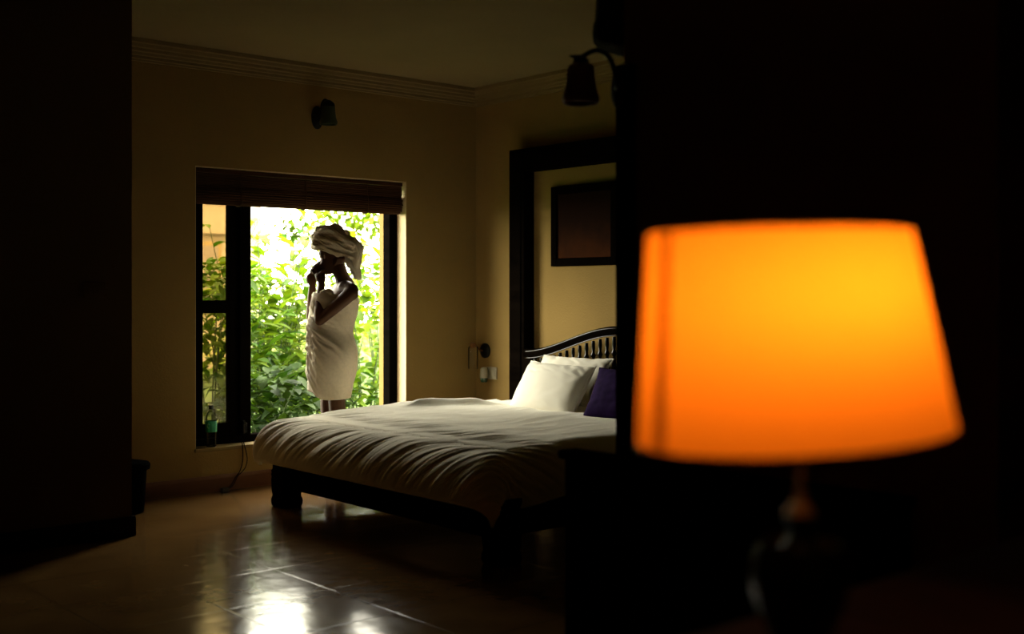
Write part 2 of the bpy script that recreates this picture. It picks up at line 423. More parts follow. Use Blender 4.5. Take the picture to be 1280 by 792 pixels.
# on the window wall
b0 = on_y(396, 147, YW)
wl = thing('wall_sconce', b0, 'small wall sconce with pale green bell shade on the wall above the window', 'wall light')
bm = bmesh.new()
lathe(bm, [(.075, 0), (.075, .008), (.055, .02), (.03, .026), (.0, .03)], (0, 0, 0), 28, axis=(0, -1, 0))
for v in bm.verts: v.co = Vector((v.co.x*.58, v.co.y, v.co.z*1.05)) + b0
obj('backplate', bm, M['metal'], wl)
arm = cr([b0+Vector((0, -.02, 0)), b0+Vector((.0, -.05, .03)), b0+Vector((.002, -.06, .085)), b0+Vector((.004, -.09, .11)), b0+Vector((.008, -.12, .10)), b0+Vector((.010, -.13, .085))], 6)
bm = bmesh.new(); tube(bm, arm, .007, 10); obj('arm', bm, M['metal'], wl)
tip = arm[-1]
bm = bmesh.new(); lathe(bm, [(.008, .02), (.022, .012), (.036, .0), (.042, -.012), (.042, -.026), (.0, -.026)][::-1], tip, 20); obj('shade_holder', bm, M['metal'], wl)
bm = bmesh.new(); bell(bm, tip-UP*.022, (0, 0, 1), .95, .82); obj('bell_shade', bm, M['frosted'], wl)
# on the jamb of the partition, nearer the camera
D1 = 3.92
q0 = at(775, 104, D1)
sc = thing('wall_sconce', q0, 'large dark bell sconce on swan-neck arm beside the black jamb', 'wall light')
bm = bmesh.new(); lathe(bm, [(.038, 0), (.038, .008), (.026, .018), (.0, .022)], (0, 0, 0), 24, axis=(-1, 0, 0))
for v in bm.verts: v.co = Vector((v.co.x, v.co.y*.8, v.co.z*1.7)) + Vector((PX-.032, PY-.006, q0.z-.012))
obj('backplate', bm, M['metal'], sc)
pth = cr([Vector((PX-.046, PY-.006, q0.z-.012)), at(771, 104, D1), at(767, 84, D1), at(759, 69, D1), at(748, 63, D1), at(738, 65, D1), at(727, 71, D1), at(720, 71, D1), at(712, 70, D1)], 6)
bm = bmesh.new(); tube(bm, pth, [.0085]*len(pth[:-8])+[.0085-.0007*i for i in range(8)], 10); obj('arm', bm, M['metal'], sc)
tip = at(726, 80, D1)
bm = bmesh.new(); lathe(bm, [(.0, -.012), (.030, -.012), (.031, .0), (.027, .004), (.027, .016), (.018, .021), (.010, .028), (0, .030)], tip, 24); obj('shade_holder', bm, M['metal'], sc)
bm = bmesh.new(); bell(bm, tip-UP*.004, (.02, .02, 1), 1.0, .80); obj('bell_shade', bm, M['smoke_shade'], sc)
# glass wall light in the far corner by the bed
g0 = on_x(607, 438, XR)
gl = thing('wall_sconce', g0, 'small wall light with clear glass tube shade in the corner beside the bed frame', 'wall light')
bm = bmesh.new(); lathe(bm, [(.056, 0), (.056, .01), (.04, .022), (.0, .028)], g0, 24, axis=(-1, 0, 0)); obj('backplate', bm, M['metal'], gl)
gt = g0+Vector((-.12, .0, .035))
bm = bmesh.new(); tube(bm, cr([g0+Vector((-.02, 0, 0)), g0+Vector((-.06, 0, .01)), g0+Vector((-.10, 0, .05)), gt], 6), .006, 8); obj('arm', bm, M['brass'], gl)
bm = bmesh.new(); lathe(bm, [(0, .03), (.018, .026), (.026, .01), (.026, -.01), (0, -.01)][::-1], gt, 18); obj('shade_holder', bm, M['brass'], gl)
bm = bmesh.new(); lathe(bm, [(.030, .0), (.036, -.01), (.036, -.165), (.033, -.165), (.033, -.012), (.028, -.004)], gt, 24, cap=False); obj('glass_shade', bm, M['clear_glass'], gl)
# socket with a plug-in vaporiser
s0 = on_x(615, 466, XR)
so = thing('wall_socket', s0, 'white square socket plate on the right wall below the glass wall light', 'socket')
bm = bmesh.new(); box(bm, s0+Vector((-.012, -.062, -.045)), s0+Vector((0, .062, .045)), .004); obj('plate', bm, M['white_plastic'], so)
bm = bmesh.new(); box(bm, s0+Vector((-.018, -.045, -.02)), s0+Vector((-.011, -.01, .02)), .003); obj('rocker_switch', bm, M['white_plastic'], so)
v0 = s0+Vector((-.012, .03, -.005))
va = thing('plug_in_vaporiser', v0, 'white plug-in vaporiser with dark refill plugged into the corner socket', 'vaporiser')
bm = bmesh.new(); lathe(bm, [(0, .05), (.02, .047), (.029, .035), (.031, .0), (.031, -.03), (0, -.03)][::-1], v0+Vector((-.04, 0, 0)), 20); box(bm, v0+Vector((-.03, -.014, -.014)), v0+Vector((-.001, .014, .014)), .003)
obj('housing', bm, M['white_plastic'], va)
bm = bmesh.new(); lathe(bm, [(.025, -.028), (.027, -.034), (.026, -.055), (.02, -.062), (0, -.062)][::-1], v0+Vector((-.04, 0, 0)), 20); obj('refill_bottle', bm, M['green_liquid'], va)
# switch on the dark corner wall
w0 = on_y(117, 362, BY)
sw = thing('light_switch', w0, 'dim switch plate on the dark wall at the far left', 'switch')
bm = bmesh.new(); box(bm, w0+Vector((-.055, -.010, -.04)), w0+Vector((.055, 0, .04)), .004); obj('plate', bm, M['dim_wall'], sw)
for k in range(3):
    bm = bmesh.new(); box(bm, w0+Vector((-.036+k*.026, -.016, -.018)), w0+Vector((-.016+k*.026, -.009, .018)), .003); obj('rocker', bm, M['dim_wall'], sw)

# ------------------------------------------------------------------ dark frame round the bed head and the picture
FYo, FYi, FX = 6.27, 6.11, XR-.10
FYm = 5.04*2-FYo; FZ = 2.268
fr = thing('bed_alcove_frame', (XR, 5.04, 0), 'tall black wooden frame built on the wall around the bed head', 'wooden frame')
for ya, yb in ((FYi, FYo), (FYm, FYm+.16)):
    bm = bmesh.new(); box(bm, (FX, ya, 0), (XR-.001, yb, FZ-.16), .005); box(bm, (FX-.008, ya+.03, .0), (FX+.01, yb-.03, FZ-.16), .004)
    obj('post', bm, M['wood'], fr, smooth=False)
bm = bmesh.new(); box(bm, (FX, FYm, FZ-.16), (XR-.001, FYo, FZ), .005); box(bm, (FX-.008, FYm+.03, FZ-.13), (FX+.01, FYo-.03, FZ-.03), .004)
obj('lintel', bm, M['wood'], fr, smooth=False)
p0, p1 = Vector((XR-.002, 5.28, 1.434)), Vector((XR-.03, 5.91, 1.985))
pc = thing('framed_picture', (XR-.015, 5.595, 1.434), 'framed dark orange picture hanging above the bed head', 'picture')
bm = bmesh.new(); w = .055
for a, b in (((p1.x, p0.y, p0.z), (p0.x, p0.y+w, p1.z)), ((p1.x, p1.y-w, p0.z), (p0.x, p1.y, p1.z)),
             ((p1.x, p0.y+w, p0.z), (p0.x, p1.y-w, p0.z+w)), ((p1.x, p0.y+w, p1.z-w), (p0.x, p1.y-w, p1.z))): box(bm, a, b, .004)
obj('picture_frame', bm, M['wood'], pc, smooth=False)
bm = bmesh.new(); box(bm, (XR-.016, p0.y+w-.004, p0.z+w-.004), (XR-.010, p1.y-w+.004, p1.z-w+.004)); obj('painting', bm, M['art'], pc, smooth=False)

# ------------------------------------------------------------------ bed
BXF, BYN, BYF = 3.43, 4.00, 6.07        # foot, near side, far side
bed = thing('bed', (4.45, 5.04, 0), 'large dark wooden bed with carved feet and spindle headboard', 'bed')
legp = [(.058, 0), (.063, .006), (.067, .022), (.067, .045), (.062, .058), (.060, .068), (.063, .085), (.065, .10), (.066, .16), (.064, .175),
        (.067, .185), (.064, .198), (.067, .208), (.061, .22), (.060, .24), (.063, .255), (.062, .265), (.067, .28), (.068, .305)]
for y in (BYN+.07, BYF-.07):
    bm = bmesh.new(); lathe(bm, legp, (BXF+.07, y, 0), square=True)
    obj('leg', bm, M['wood'], bed)
for y in (BYN+.06, BYF-.05):
    bm = bmesh.new(); box(bm, (5.40, y-.05, 0), (5.45, y+.03, .86 if y > 5 else .86), .006)
    obj('headboard_post', bm, M['wood'], bed)
bm = bmesh.new(); box(bm, (BXF+.03, BYN+.138, .115), (BXF+.085, BYF-.138, .31), .006); obj('foot_rail', bm, M['wood'], bed, smooth=False)
for y in (BYN+.03, BYF-.08):
    bm = bmesh.new(); box(bm, (BXF+.138, y, .13), (5.40, y+.05, .31), .006); obj('side_rail', bm, M['wood'], bed, smooth=False)
bm = bmesh.new()
for k in range(14): box(bm, (BXF+.16+k*.137, BYN+.08, .27), (BXF+.25+k*.137, BYF-.08, .292))
obj('slats', bm, M['bedwood'], bed, smooth=False)
def zr(y): return .85+.18*sstep(1.0, .10, abs(y-5.04)) if abs(y-5.04) > .1 else 1.03
def zr(y): t = abs(y-5.04); x = max(0, min(1, (1-t)/.9)); return .85+.18*(x*x*(3-2*x))
bm = bmesh.new(); ys = [4.04+2.0*i/60 for i in range(61)]
prof = [(-.030, -.045), (-.036, -.020), (-.030, .000), (-.012, .008), (.012, .008), (.026, -.004), (.026, -.045)]
rings = [[bm.verts.new((5.425+dx, y, zr(y)+dz)) for dx, dz in prof] for y in ys]
for a, b in zip(rings, rings[1:]):
    for j in range(len(prof)): bm.faces.new((a[j], a[(j+1) % len(prof)], b[(j+1) % len(prof)], b[j]))
bm.faces.new(rings[0]); bm.faces.new(rings[-1][::-1])
obj('crest_rail', bm, M['wood'], bed, ang=30)
for dz, dx, r in ((-.006, -.034, .0055), (-.052, -.024, .0045)):      # polished beads along the rail
    bm = bmesh.new(); tube(bm, [(5.425+dx, y, zr(y)+dz) for y in ys], r, 8); obj('bead_moulding', bm, M['bedwood'], bed, ang=0)
bm = bmesh.new(); box(bm, (5.40, 4.09, .50), (5.45, 5.99, .60), .006); obj('lower_rail', bm, M['bedwood'], bed, smooth=False)
for k in range(30):
    y = 4.13+k*.0628
    h = zr(y)-.06-.595; bm = bmesh.new()
    lathe(bm, [(.013, 0), (.013, .08*h), (.018, .1*h), (.010, .16*h), (.019, .30*h), (.023, .42*h), (.012, .58*h), (.009, .66*h), (.019, .72*h), (.009, .78*h), (.014, .88*h), (.012, h)], (5.425, y, .595), 12)
    obj('spindle', bm, M['bedwood'], bed)
# mattress
bm = bmesh.new(); box(bm, (BXF+.10, BYN+.07, .295), (5.385, BYF-.07, .525), .05, 4)
mt = rebase(obj('mattress', bm, M['linen'], smooth=True, ang=0), (4.45, 5.04, .3)); tag(mt, 'white sheeted mattress on the bed, bare at the pillow end', 'mattress')

# duvet with gathered folds at the foot
def duvet():
    NA, NB = 250, 300
    Xs, Xe = 5.10, 3.50; Yf, Yn = 5.985, 4.11
    rf, rn, rr = .21, .12, .10
    La = (Xs-Xe) + .345; oN, oF = .33, .20
    vs = []; fs = []
    for i in range(NA+1):
        a = La*i/NA
        for j in range(NB+1):
            b = -oF + (Yf-Yn+oF+oN)*j/NB
            da = max(0, a-(Xs-Xe)); dbf = max(0, -b); dbn = max(0, b-(Yf-Yn))
            X = Xs-min(a, Xs-Xe); Y = Yf-min(max(b, 0), Yf-Yn)
            db = dbf-dbn
            d = (da**3+abs(db)**3)**(1/3)
            z = .542 - .012*sstep(4.5, 5.0, X)
            # gentle sag towards the foot
            z -= .030*sstep(3.92, 3.55, X)
            if d > 1e-6:
                hd_ = math.hypot(da, db); ux, uy = -da/hd_, db/hd_
                wgt = abs(ux)**2
                r = rf*wgt + (rr if db > 0 else rn)*(1-wgt)
                if d < r*PI/2: o, h = r*math.sin(d/r), r*(1-math.cos(d/r))
                else: o, h = r - .25*(d-r*PI/2), r+(d-r*PI/2)
                p = Vector((X+ux*o, Y+uy*o, z-h)); ph = min(d/r, PI/2)
                nr = Vector((ux*math.sin(ph), uy*math.sin(ph), math.cos(ph)))
            else: p = Vector((X, Y, z)); nr = Vector((0, 0, 1))
            # folds
            q = b + .75*max(0, a-1.05) + .06*noise.noise((a*2.2, b*1.7, 3.1))
            amp = sstep(1.14, 1.44, a + .10*noise.noise((b*3, 5.2, 0)))
            f1 = noise.noise((q*14, a*1.3, .3)); f2 = noise.noise((q*30+7, a*2.2, 4.4)); f3 = noise.noise((q*56, a*4, 8))
            ridge = (1-abs(f1)*2.2)*.50 + (1-abs(f2)*2.6)*.55 + (1-abs(f3)*2.4)*.20
            disp = amp*.0115*ridge
            disp += .006*noise.noise((a*4, b*5, 1.7))*(1-amp*.5) + .010*noise.noise((a*1.7, b*2.2, 9))
            # soft creases on the smooth part
            disp += (1-amp)*.004*(1-abs(noise.noise((a*3+b*2, b*9-a*2, 2)))*2.5)
            # turned-over fold along the far edge
            yc = 5.84-.10*sstep(4.1, 5.0, X)+.03*math.sin(X*7)
            env = sstep(4.16, 4.32, X)*sstep(4.98, 4.7, X)
            disp += env*.045*math.exp(-((Y-yc)/.055)**2) + env*.018*math.exp(-((Y-yc-.14)/.05)**2)
            # near side hangs in soft waves
            if dbn > .08: disp += .012*math.sin(a*19+1.5*math.sin(a*6))*sstep(.08, .3, dbn)
            disp *= 1-.8*sstep(.24, .34, d)
            p = p + nr*disp
            vs.append(p)
    W = NB+1
    for i in range(NA):
        for j in range(NB): fs.append((i*W+j, i*W+j+1, (i+1)*W+j+1, (i+1)*W+j))
    o = mesh_obj('duvet', vs, fs, M['linen'])
    o.data.flip_normals()
    s = o.modifiers.new('solid', 'SOLIDIFY'); s.thickness = .02; s.offset = -1
    return o
dv = duvet(); dv.data.update()
if dv.data.polygons[len(dv.data.polygons)//3].normal.z < 0: dv.data.flip_normals()
rebase(dv, (4.3, 5.04, .53)); tag(dv, 'rumpled white duvet gathered in folds over the foot of the bed', 'duvet')

# pillows
def pillow(name, O, U, V, w, h, t, m, label, cat, flange=0, seed=1, crease=0, group=None):
    """O centre, U along width, V up the pillow, thickness along U x V"""
    U = Vector(U).normalized(); V = (Vector(V)-U*Vector(V).dot(U)).normalized(); Nn = U.cross(V).normalized(); O = Vector(O)
    n = 44; vs = []; fs = []; idx = {}
    for side in (1, -1):
        for i in range(n+1):
            for j in range(n+1):
                u, v = -1+2*i/n, -1+2*j/n
                edge = i in (0, n) or j in (0, n)
                if side == -1 and edge: idx[(side, i, j)] = idx[(1, i, j)]; continue
                k = 1-.085*((1-abs(u)**2.2) if abs(v) > abs(u)*0 else 0)*abs(v)**3
                k2 = 1-.075*(1-abs(v)**2.2)*abs(u)**3
                th = t*.5*((1-u*u)*(1-v*v))**.42
                th *= 1+.10*noise.noise((u*1.6+seed, v*1.6, seed))
                cz = crease*(1-abs(noise.noise((u*3+seed, v*6+u*4, seed*2)))*2.4)*sstep(.1, .8, v)*sstep(1, .8, abs(u))
                w_ = .004*noise.noise((u*5, v*5, seed+3))
                p = O + U*(u*k2*w/2) + V*(v*k*h/2) + Nn*(side*(th+cz*.5) + w_)
                idx[(side, i, j)] = len(vs); vs.append(p)
        for i in range(n):
            for j in range(n):
                f = [idx[(side, i, j)], idx[(side, i+1, j)], idx[(side, i+1, j+1)], idx[(side, i, j+1)]]
                fs.append(f if side == 1 else f[::-1])
    o = mesh_obj(name, vs, fs, m); rebase(o, O - V*h/2); tag(o, label, cat, group)
    # piped seam
    bm = bmesh.new(); loop = [idx[(1, i, 0)] for i in range(n)]+[idx[(1, n, j)] for j in range(n)]+[idx[(1, i, n)] for i in range(n, 0, -1)]+[idx[(1, 0, j)] for j in range(n, 0, -1)]
    tube(bm, [vs[i] for i in loop]+[vs[loop[0]]], .0045, 6, cap=False)
    s = obj('piped_edge', bm, m, o, ang=0)
    return o
A_, B_ = Vector((4.90, 5.60, .575)), Vector((4.78, 4.86, .575)); Cc, Dd = Vector((5.20, 5.79, .79)), Vector((5.15, 5.06, .765))
Oc = at(687.5, 487, 7.31)
pillow('pillow', Oc, B_-A_, (.17, 0, .29), .72, .37, .17, M['pillow'], 'plump white pillow at the front, leaning beside the purple cushion', 'pillow', seed=2, crease=.018, group=None)
A_, B_, = Vector((5.12, 5.82, .60)), Vector((5.12, 5.10, .60)); Cc, Dd = Vector((5.37, 5.80, .845)), Vector((5.37, 5.14, .83))
pillow('pillow', at(708, 475, 7.55), B_-A_, (.20, 0, .28), .65, .36, .11, M['pillow'], 'white pillow behind the front one, against the headboard spindles', 'pillow', seed=5, crease=.012)
pillow('cushion', (4.84, 4.51, .668), (0.05, -1, 0), (.15, 0, .28), .60, .32, .14, M['purple'], 'dark purple cushion standing beside the white pillow on the bed', 'cushion', seed=8)

# ------------------------------------------------------------------ woman in a towel
PB = Vector((4.107, 6.42, 0)); K = .00518; D0 = 7.534
def pp(px, py, w=0):
    k = K*(1+w/D0); return PB + RT*((px-420)*k) + FW*w + UP*(H-(py-366)*k)
body = bmesh.new()
RB = Matrix((RT, FW, UP)).transposed()            # local (right, away, up) -> world
def limb(pts, n=5, seg=14):
    q = cr([(*pp(x, y, w), r) if False else tuple(list(pp(x, y, w))+[r]) for x, y, w, r in pts], n) if False else None
    P = cr([tuple(pp(x, y, w)) for x, y, w, r in pts], n); R_ = []
    rs = [r for *_, r in pts]
    for i in range(len(pts)-1):
        for k in range(n): R_.append(rs[i]+(rs[i+1]-rs[i])*k/n)
    R_.append(rs[-1]); tube(body, P, R_, seg)
    for k in (0, -1): ball(body, pp(*pts[k][:3]), pts[k][3]*.98, u=14, v=10)
# torso as a loft of ellipses, chest turned slightly to the camera
YAW = math.radians(22)
def ell_ring(bm, cx, y, au, aw, n=28, yaw=YAW):
    c = pp(cx, y, 0)
    fdir = (-math.cos(yaw)*RT - math.sin(yaw)*FW); ldir = (-math.cos(yaw)*FW + math.sin(yaw)*RT)
    return [bm.verts.new(c + fdir*au*math.cos(2*PI*k/n) + ldir*aw*math.sin(2*PI*k/n)) for k in range(n)]
tor = [(432, 351, .050, .055), (431, 357, .062, .10), (430, 364, .082, .140), (425, 374, .098, .148), (420, 386, .100, .142), (417, 400, .094, .132), (415, 414, .092, .128),
       (415, 428, .100, .138), (416, 442, .110, .150), (417, 456, .098, .140), (417, 468, .07, .10)]
rings = [ell_ring(body, *t) for t in tor]
for a, b in zip(rings, rings[1:]):
    for j in range(28): body.faces.new((a[j], a[(j+1) % 28], b[(j+1) % 28], b[j]))
body.faces.new(rings[0][::-1]); body.faces.new(rings[-1])
# neck, head
limb([(423, 334, 0, .047), (427, 345, 0, .046), (432, 357, 0, .062)])
ball(body, pp(418, 316, 0), .092, .074, .098, RB)
Rh = RB @ Matrix.Rotation(math.radians(18), 3, 'Y')
ball(body, pp(411, 328, 0), .062, .058, .078, Rh)            # face mass
ball(body, pp(411.5, 337.5, 0), .040, .042, .028, RB)          # jaw
ball(body, pp(407.5, 340.2, 0), .020, .022, .016, RB)          # chin
ball(body, pp(404.3, 320.5, 0), .026, .045, .016, RB); ball(body, pp(406, 316, 0), .040, .055, .035, RB)          # brow
tube(body, [pp(402.8, 322.5), pp(400.6, 328.3), pp(402, 330.6)], [.009, .013, .010], 10); ball(body, pp(401.2, 328.8), .012, .015, .010, RB)  # nose
ball(body, pp(403.0, 334.0), .012, .020, .007, RB); ball(body, pp(403.8, 336.4), .012, .018, .007, RB)   # lips
for s in (-1, 1):
    ball(body, pp(404.6, 324.2, s*.032), .012, .013, .009, RB)                                            # eyelids
    ball(body, pp(405.5, 330.0, s*.038), .022, .016, .018, RB)                                            # cheeks
    ball(body, pp(420.5, 327.5, s*.070), .016, .008, .028, Rh)                                            # ears
# shoulders and arms
for sx, sy, sw in ((443, 366, -.145), (419, 363, .150)): ball(body, pp(sx, sy, sw), .050, .050, .050)
limb([(434, 360, -.07, .052), (443, 365, -.145, .047), (425, 383, -.175, .040), (404.5, 400, -.165, .034)])
limb([(404.5, 400, -.165, .035), (404, 388, -.15, .037), (403.5, 372, -.115, .031), (404, 356, -.075, .023)])
limb([(428, 358, .07, .052), (419, 363, .150, .047), (402, 384, .155, .039), (386, 404, .125, .033)])
limb([(386, 404, .125, .034), (386, 392, .115, .036), (387, 374, .09, .030), (388.5, 358, .062, .023)])
# legs and feet
limb([(421, 452, -.070, .075), (422, 474, -.072, .066), (423, 494, -.072, .054), (424, 512, -.076, .054), (427, 535, -.078, .056), (427, 565, -.078, .040), (427, 592, -.078, .033), (427, 600, -.078, .034)])
limb([(413, 452, .070, .075), (411, 474, .070, .066), (409, 494, .070, .056), (409, 512, .068, .053), (411, 535, .066, .055), (411, 565, .066, .040), (411, 592, .066, .033), (411, 600, .066, .034)])
for ax, aw in ((427, -.078), (411, .066)):
    limb([(ax+5, 601.5, aw, .026), (ax-4, 599, aw, .036), (ax-16, 601.8, aw-.005, .028), (ax-27, 603.8, aw-.008, .017)])
    for k in range(5): limb([(ax-26, 604.2, aw-.034+k*.014, .011), (ax-31+abs(k-1)*.9, 604.9, aw-.036+k*.014, .009)], 2, 8)
# cup pose
CUP = pp(397.2, 335.8, -.005); CAX = (RT*.62 - FW*.1 + UP*.55).normalized(); cside = CAX.cross(FW).normalized()   # opening towards the mouth
if cside.z > 0: cside = -cside                      # underside of the cup
# hands: palms below the cup, four fingers and a thumb each closing round it
def fing(pts, r0, r1):
    P = cr([tuple(p) for p in pts], 4); n = len(P); tube(body, P, [r0+(r1-r0)*i/(n-1) for i in range(n)], 10)
    ball(body, P[-1], r1, u=10, v=8); ball(body, P[0], r0, u=10, v=8)
def hand(wrist, palm, s):
    w_ = pp(*wrist); pm = pp(*palm)
    Rz = (pm-w_).normalized(); xx = RT; 
    Q = Matrix((xx, xx.cross(Rz).normalized()*-1, Rz)).transposed()
    ball(body, pm, .034, .024, .044, Q); tube(body, [w_, pm], [.022, .024], 12)
    side = -FW if s < 0 else FW
    for k in range(4):
        off = CAX*(-.030+.0185*k); ln = (.88, 1, .97, .80)[3-k]
        b0_ = CUP + off + side*.040 + cside*.034; 
        kn = pm + CAX*(-.024+.016*k) + UP*.026 + side*.012
        fing([kn, b0_*.75+kn*.25, CUP+off+side*(.047)+cside*.006, CUP+off*1.0+side*.043-cside*.010*ln, CUP+off*1.0+side*.035-cside*.026*ln], .0090, .0072)
    th = pm + RT*.012*(1 if s < 0 else -1) + side*-.004 - UP*.005
    fing([th, th+RT*.012*(1 if s < 0 else -.6)+UP*.024+side*.012, CUP+CAX*.022+side*.040+cside*.028], .0115, .0085)
hand((404, 356, -.075), (402.3, 346.5, -.060), -1)
hand((388.5, 358, .062), (387.6, 349, .052), 1)
# little finger of the far hand lifted clear
fing([pp(386.5, 345, .055), pp(386.8, 339, .06), pp(388.6, 334.2, .058)], .009, .007)
person = remesh('person', body, .0042, M['skin'], None, 4)
rebase(person, PB)
tag(person, 'woman wrapped in a white towel with towel turban, drinking by the window', 'person')

# towel wrap
def towel_wrap():
    tab = [(366, 392, 445, .150), (373, 390, 448.5, .165), (384, 388, 447, .160), (395, 387, 445, .152), (406, 386, 442, .146), (415, 386, 440.5, .143), (425, 386, 443, .150),
           (434, 386.3, 446, .162), (446, 386.4, 446.8, .170), (460, 386, 445, .168), (472, 385.6, 443, .164), (485, 386.5, 440, .158), (497, 388, 437.5, .152)]
    T = cr([tuple(map(float, t[:3])) for t in tab], 10); Wd = []
    for i in range(len(tab)-1):
        for k in range(10): Wd.append(tab[i][3]+(tab[i+1][3]-tab[i][3])*k/10)
    Wd.append(tab[-1][3]); NR, NT = len(T), 150; vs = []; fs = []
    for i in range(NR):
        y, xl, xr = T[i]; t = i/(NR-1)
        for j in range(NT):
            a = 2*PI*j/NT                      # 0 = front (image left), pi/2 = near side
            ca, sa_ = math.cos(a), math.sin(a)
            cx = (xl+xr)/2; hu = (xr-xl)/2*K; hw = Wd[i]
            sgn = lambda v, e: math.copysign(abs(v)**e, v)
            u = -hu*sgn(ca, .86); w = -hw*sgn(sa_, .9)
            yy = y
            # hem rises towards the front
            if t > .7: yy -= 11*sstep(.7, 1, t)*max(0, ca)**1.3*1.0
            if t < .12: yy += (1-t/.12)*(4.5*(1-ca)*.5 - 1.0)     # top edge dips at the back
            # diagonal pulls sweeping from the front down to the seat
            near = sstep(-.2, .7, sa_)
            phs = (a*1.55) + (t*7.2)
            s1 = noise.noise((phs*.2, a*1.8 - t*8.5, .5)); s2 = noise.noise((4.1, a*3.3 - t*13.0, 2.5))
            r = .0105*(1-abs(s1)*2.4) + .0055*(1-abs(s2)*2.4)
            r *= (.35+.65*sstep(-.6, .6, ca+.25))*sstep(.02, .2, t)
            fan = math.atan2(max(0, t-.24), max(.02, (a-.25)*.36)); dist = math.hypot(t-.24, (a-.25)*.36)
            if t > .24 and .1 < a < 3.0:
                cr_ = .5-abs(noise.noise((fan*4.6+1.7, dist*.9, 3.3)))*2.6; cr2 = .5-abs(noise.noise((fan*9.5+6.1, dist*1.4, 8.8)))*2.6
                r += (.030*cr_ + .012*cr2)*sstep(.02, .14, dist)*sstep(.75, .25, dist)*sstep(.1, .4, a)*sstep(3.0, 2.5, a)
            # overlapped edge of the wrap: a step running down the front
            edge = a - (.55 + .75*t)
            r += .012*sstep(-.05, .03, edge)*sstep(1.5, .4, edge)*near
            d = Vector((u/hu if hu else 0, w/hw)); d.normalize()
            p = PB + RT*((cx-420)*K + u + d.x*r) + FW*(w + d.y*r + 0) + UP*(H-(yy-366)*K)
            vs.append(p)
    for i in range(NR-1):
        for j in range(NT): fs.append((i*NT+j, i*NT+(j+1) % NT, (i+1)*NT+(j+1) % NT, (i+1)*NT+j))
    return vs, fs
vs, fs = towel_wrap()
tw = mesh_obj('towel_wrap', vs, fs, M['towel'], person)
sm = tw.modifiers.new('solid', 'SOLIDIFY'); sm.thickness = .007; sm.offset = 1
# tucked top edge at the chest
bm = bmesh.new()
tube(bm, cr([tuple(pp(393, 369, -.05)), tuple(pp(400, 366, -.10)), tuple(pp(409, 366, -.135)), tuple(pp(418, 368, -.150)), tuple(pp(428, 371, -.165)), tuple(pp(440, 374, -.14)), tuple(pp(447, 375, -.06))], 6), .0125, 10)
tube(bm, cr([tuple(pp(405, 366, -.13)), tuple(pp(411, 363, -.14)), tuple(pp(417, 364.5, -.15)), tuple(pp(421, 369, -.16))], 6), [.010]*8+[.016]*8+[.010]*3, 10)
obj('tucked_edge', bm, M['towel'], tw, ang=0)
# head towel
bm = bmesh.new()
Rt = RB @ Matrix.Rotation(math.radians(16), 3, 'Y')
ball(bm, pp(417, 304, 0), .132, .098, .082, Rt)
ball(bm, pp(402, 299, 0), .058, .082, .066, Rt); ball(bm, pp(437, 309, 0), .080, .086, .074, Rt)
ball(bm, pp(414, 295, 0), .095, .072, .068, Rt); ball(bm, pp(404.5, 292.5, 0), .070, .076, .060, RB); ball(bm, pp(398, 298, 0), .046, .066, .066, RB); tube(bm, cr([tuple(pp(396, 309, -.05)), tuple(pp(393.5, 299, -.055)), tuple(pp(398, 287, -.05)), tuple(pp(407, 284, -.05))], 5), .017, 10)
hc = pp(418, 307, 0); e1 = (RT*.985 - UP*.33).normalized(); e2 = FW
for k, (lift, ru, rw, rr_) in enumerate(((-.028, .128, .094, .022), (-.004, .134, .100, .026), (.022, .124, .092, .027), (.046, .098, .074, .027), (.062, .066, .050, .026))):
    nrm = e1.cross(e2); nrm = nrm if nrm.z > 0 else -nrm
    tl = (.10, -.16, .14, -.20, .25)[k]
    pts = []
    for j in range(29):
        a = 2*PI*j/28; pts.append(hc + nrm*(lift + .05*tl*math.sin(a)*2 + tl*.10*math.cos(a)) + e1*ru*math.cos(a) + e2*rw*math.sin(a))
    tube(bm, pts, [rr_*(1+.22*math.sin(j*.9+k)) for j in range(29)], 10)
# crossing folds, the knot tip and the hanging tail
tube(bm, cr([tuple(pp(394, 304, -.06)), tuple(pp(402, 291, -.085)), tuple(pp(416, 288, -.09)), tuple(pp(431, 296, -.09)), tuple(pp(444, 308, -.075))], 6), .021, 10)
tube(bm, cr([tuple(pp(397, 309, -.07)), tuple(pp(412, 306, -.10)), tuple(pp(428, 311, -.095)), tuple(pp(442, 322, -.06))], 6), .018, 10)
tube(bm, cr([tuple(pp(404, 285, -.02)), tuple(pp(416, 283, -.03)), tuple(pp(424, 283.5, -.03)), tuple(pp(432, 290, -.04))], 6), [.012]*6+[.018]*6+[.015]*7, 10)
tube(bm, cr([tuple(pp(419, 284, -.03)), tuple(pp(422, 281.5, -.03)), tuple(pp(427, 281.5, -.03))], 4), [.011, .010, .009, .008, .008, .007, .007, .006, .005], 8)
for o_, r0 in ((-.035, .030), (-.005, .032), (.03, .028)):
    P = cr([tuple(pp(438, 301, o_)), tuple(pp(447.5, 308, o_*1.1)), tuple(pp(448, 319, o_*1.1)), tuple(pp(445.5, 330, o_)), tuple(pp(446.5, 341, o_*.8)), tuple(pp(448.8, 349, o_*.6))], 6)
    n = len(P); tube(bm, P, [r0*(1-.12*i/n)*(1 if i < n-8 else 1-.075*(i-n+8)) for i in range(n)], 10)
ball(bm, pp(442, 322, -.03), .040, .045, .060, RB); ball(bm, pp(444, 332, -.03), .026, .038, .050, RB); ball(bm, pp(401.5, 286, -.01), .026, .050, .024, RB); ball(bm, pp(452, 309.5, -.01), .020, .045, .020, RB); ball(bm, pp(440, 302, -.01), .035, .065, .035, RB)
tube(bm, cr([tuple(pp(436, 318, -.08)), tuple(pp(438, 328, -.085)), tuple(pp(442.5, 338, -.075)), tuple(pp(447.5, 347, -.05))], 5), [.020]*8+[.017]*8, 10)
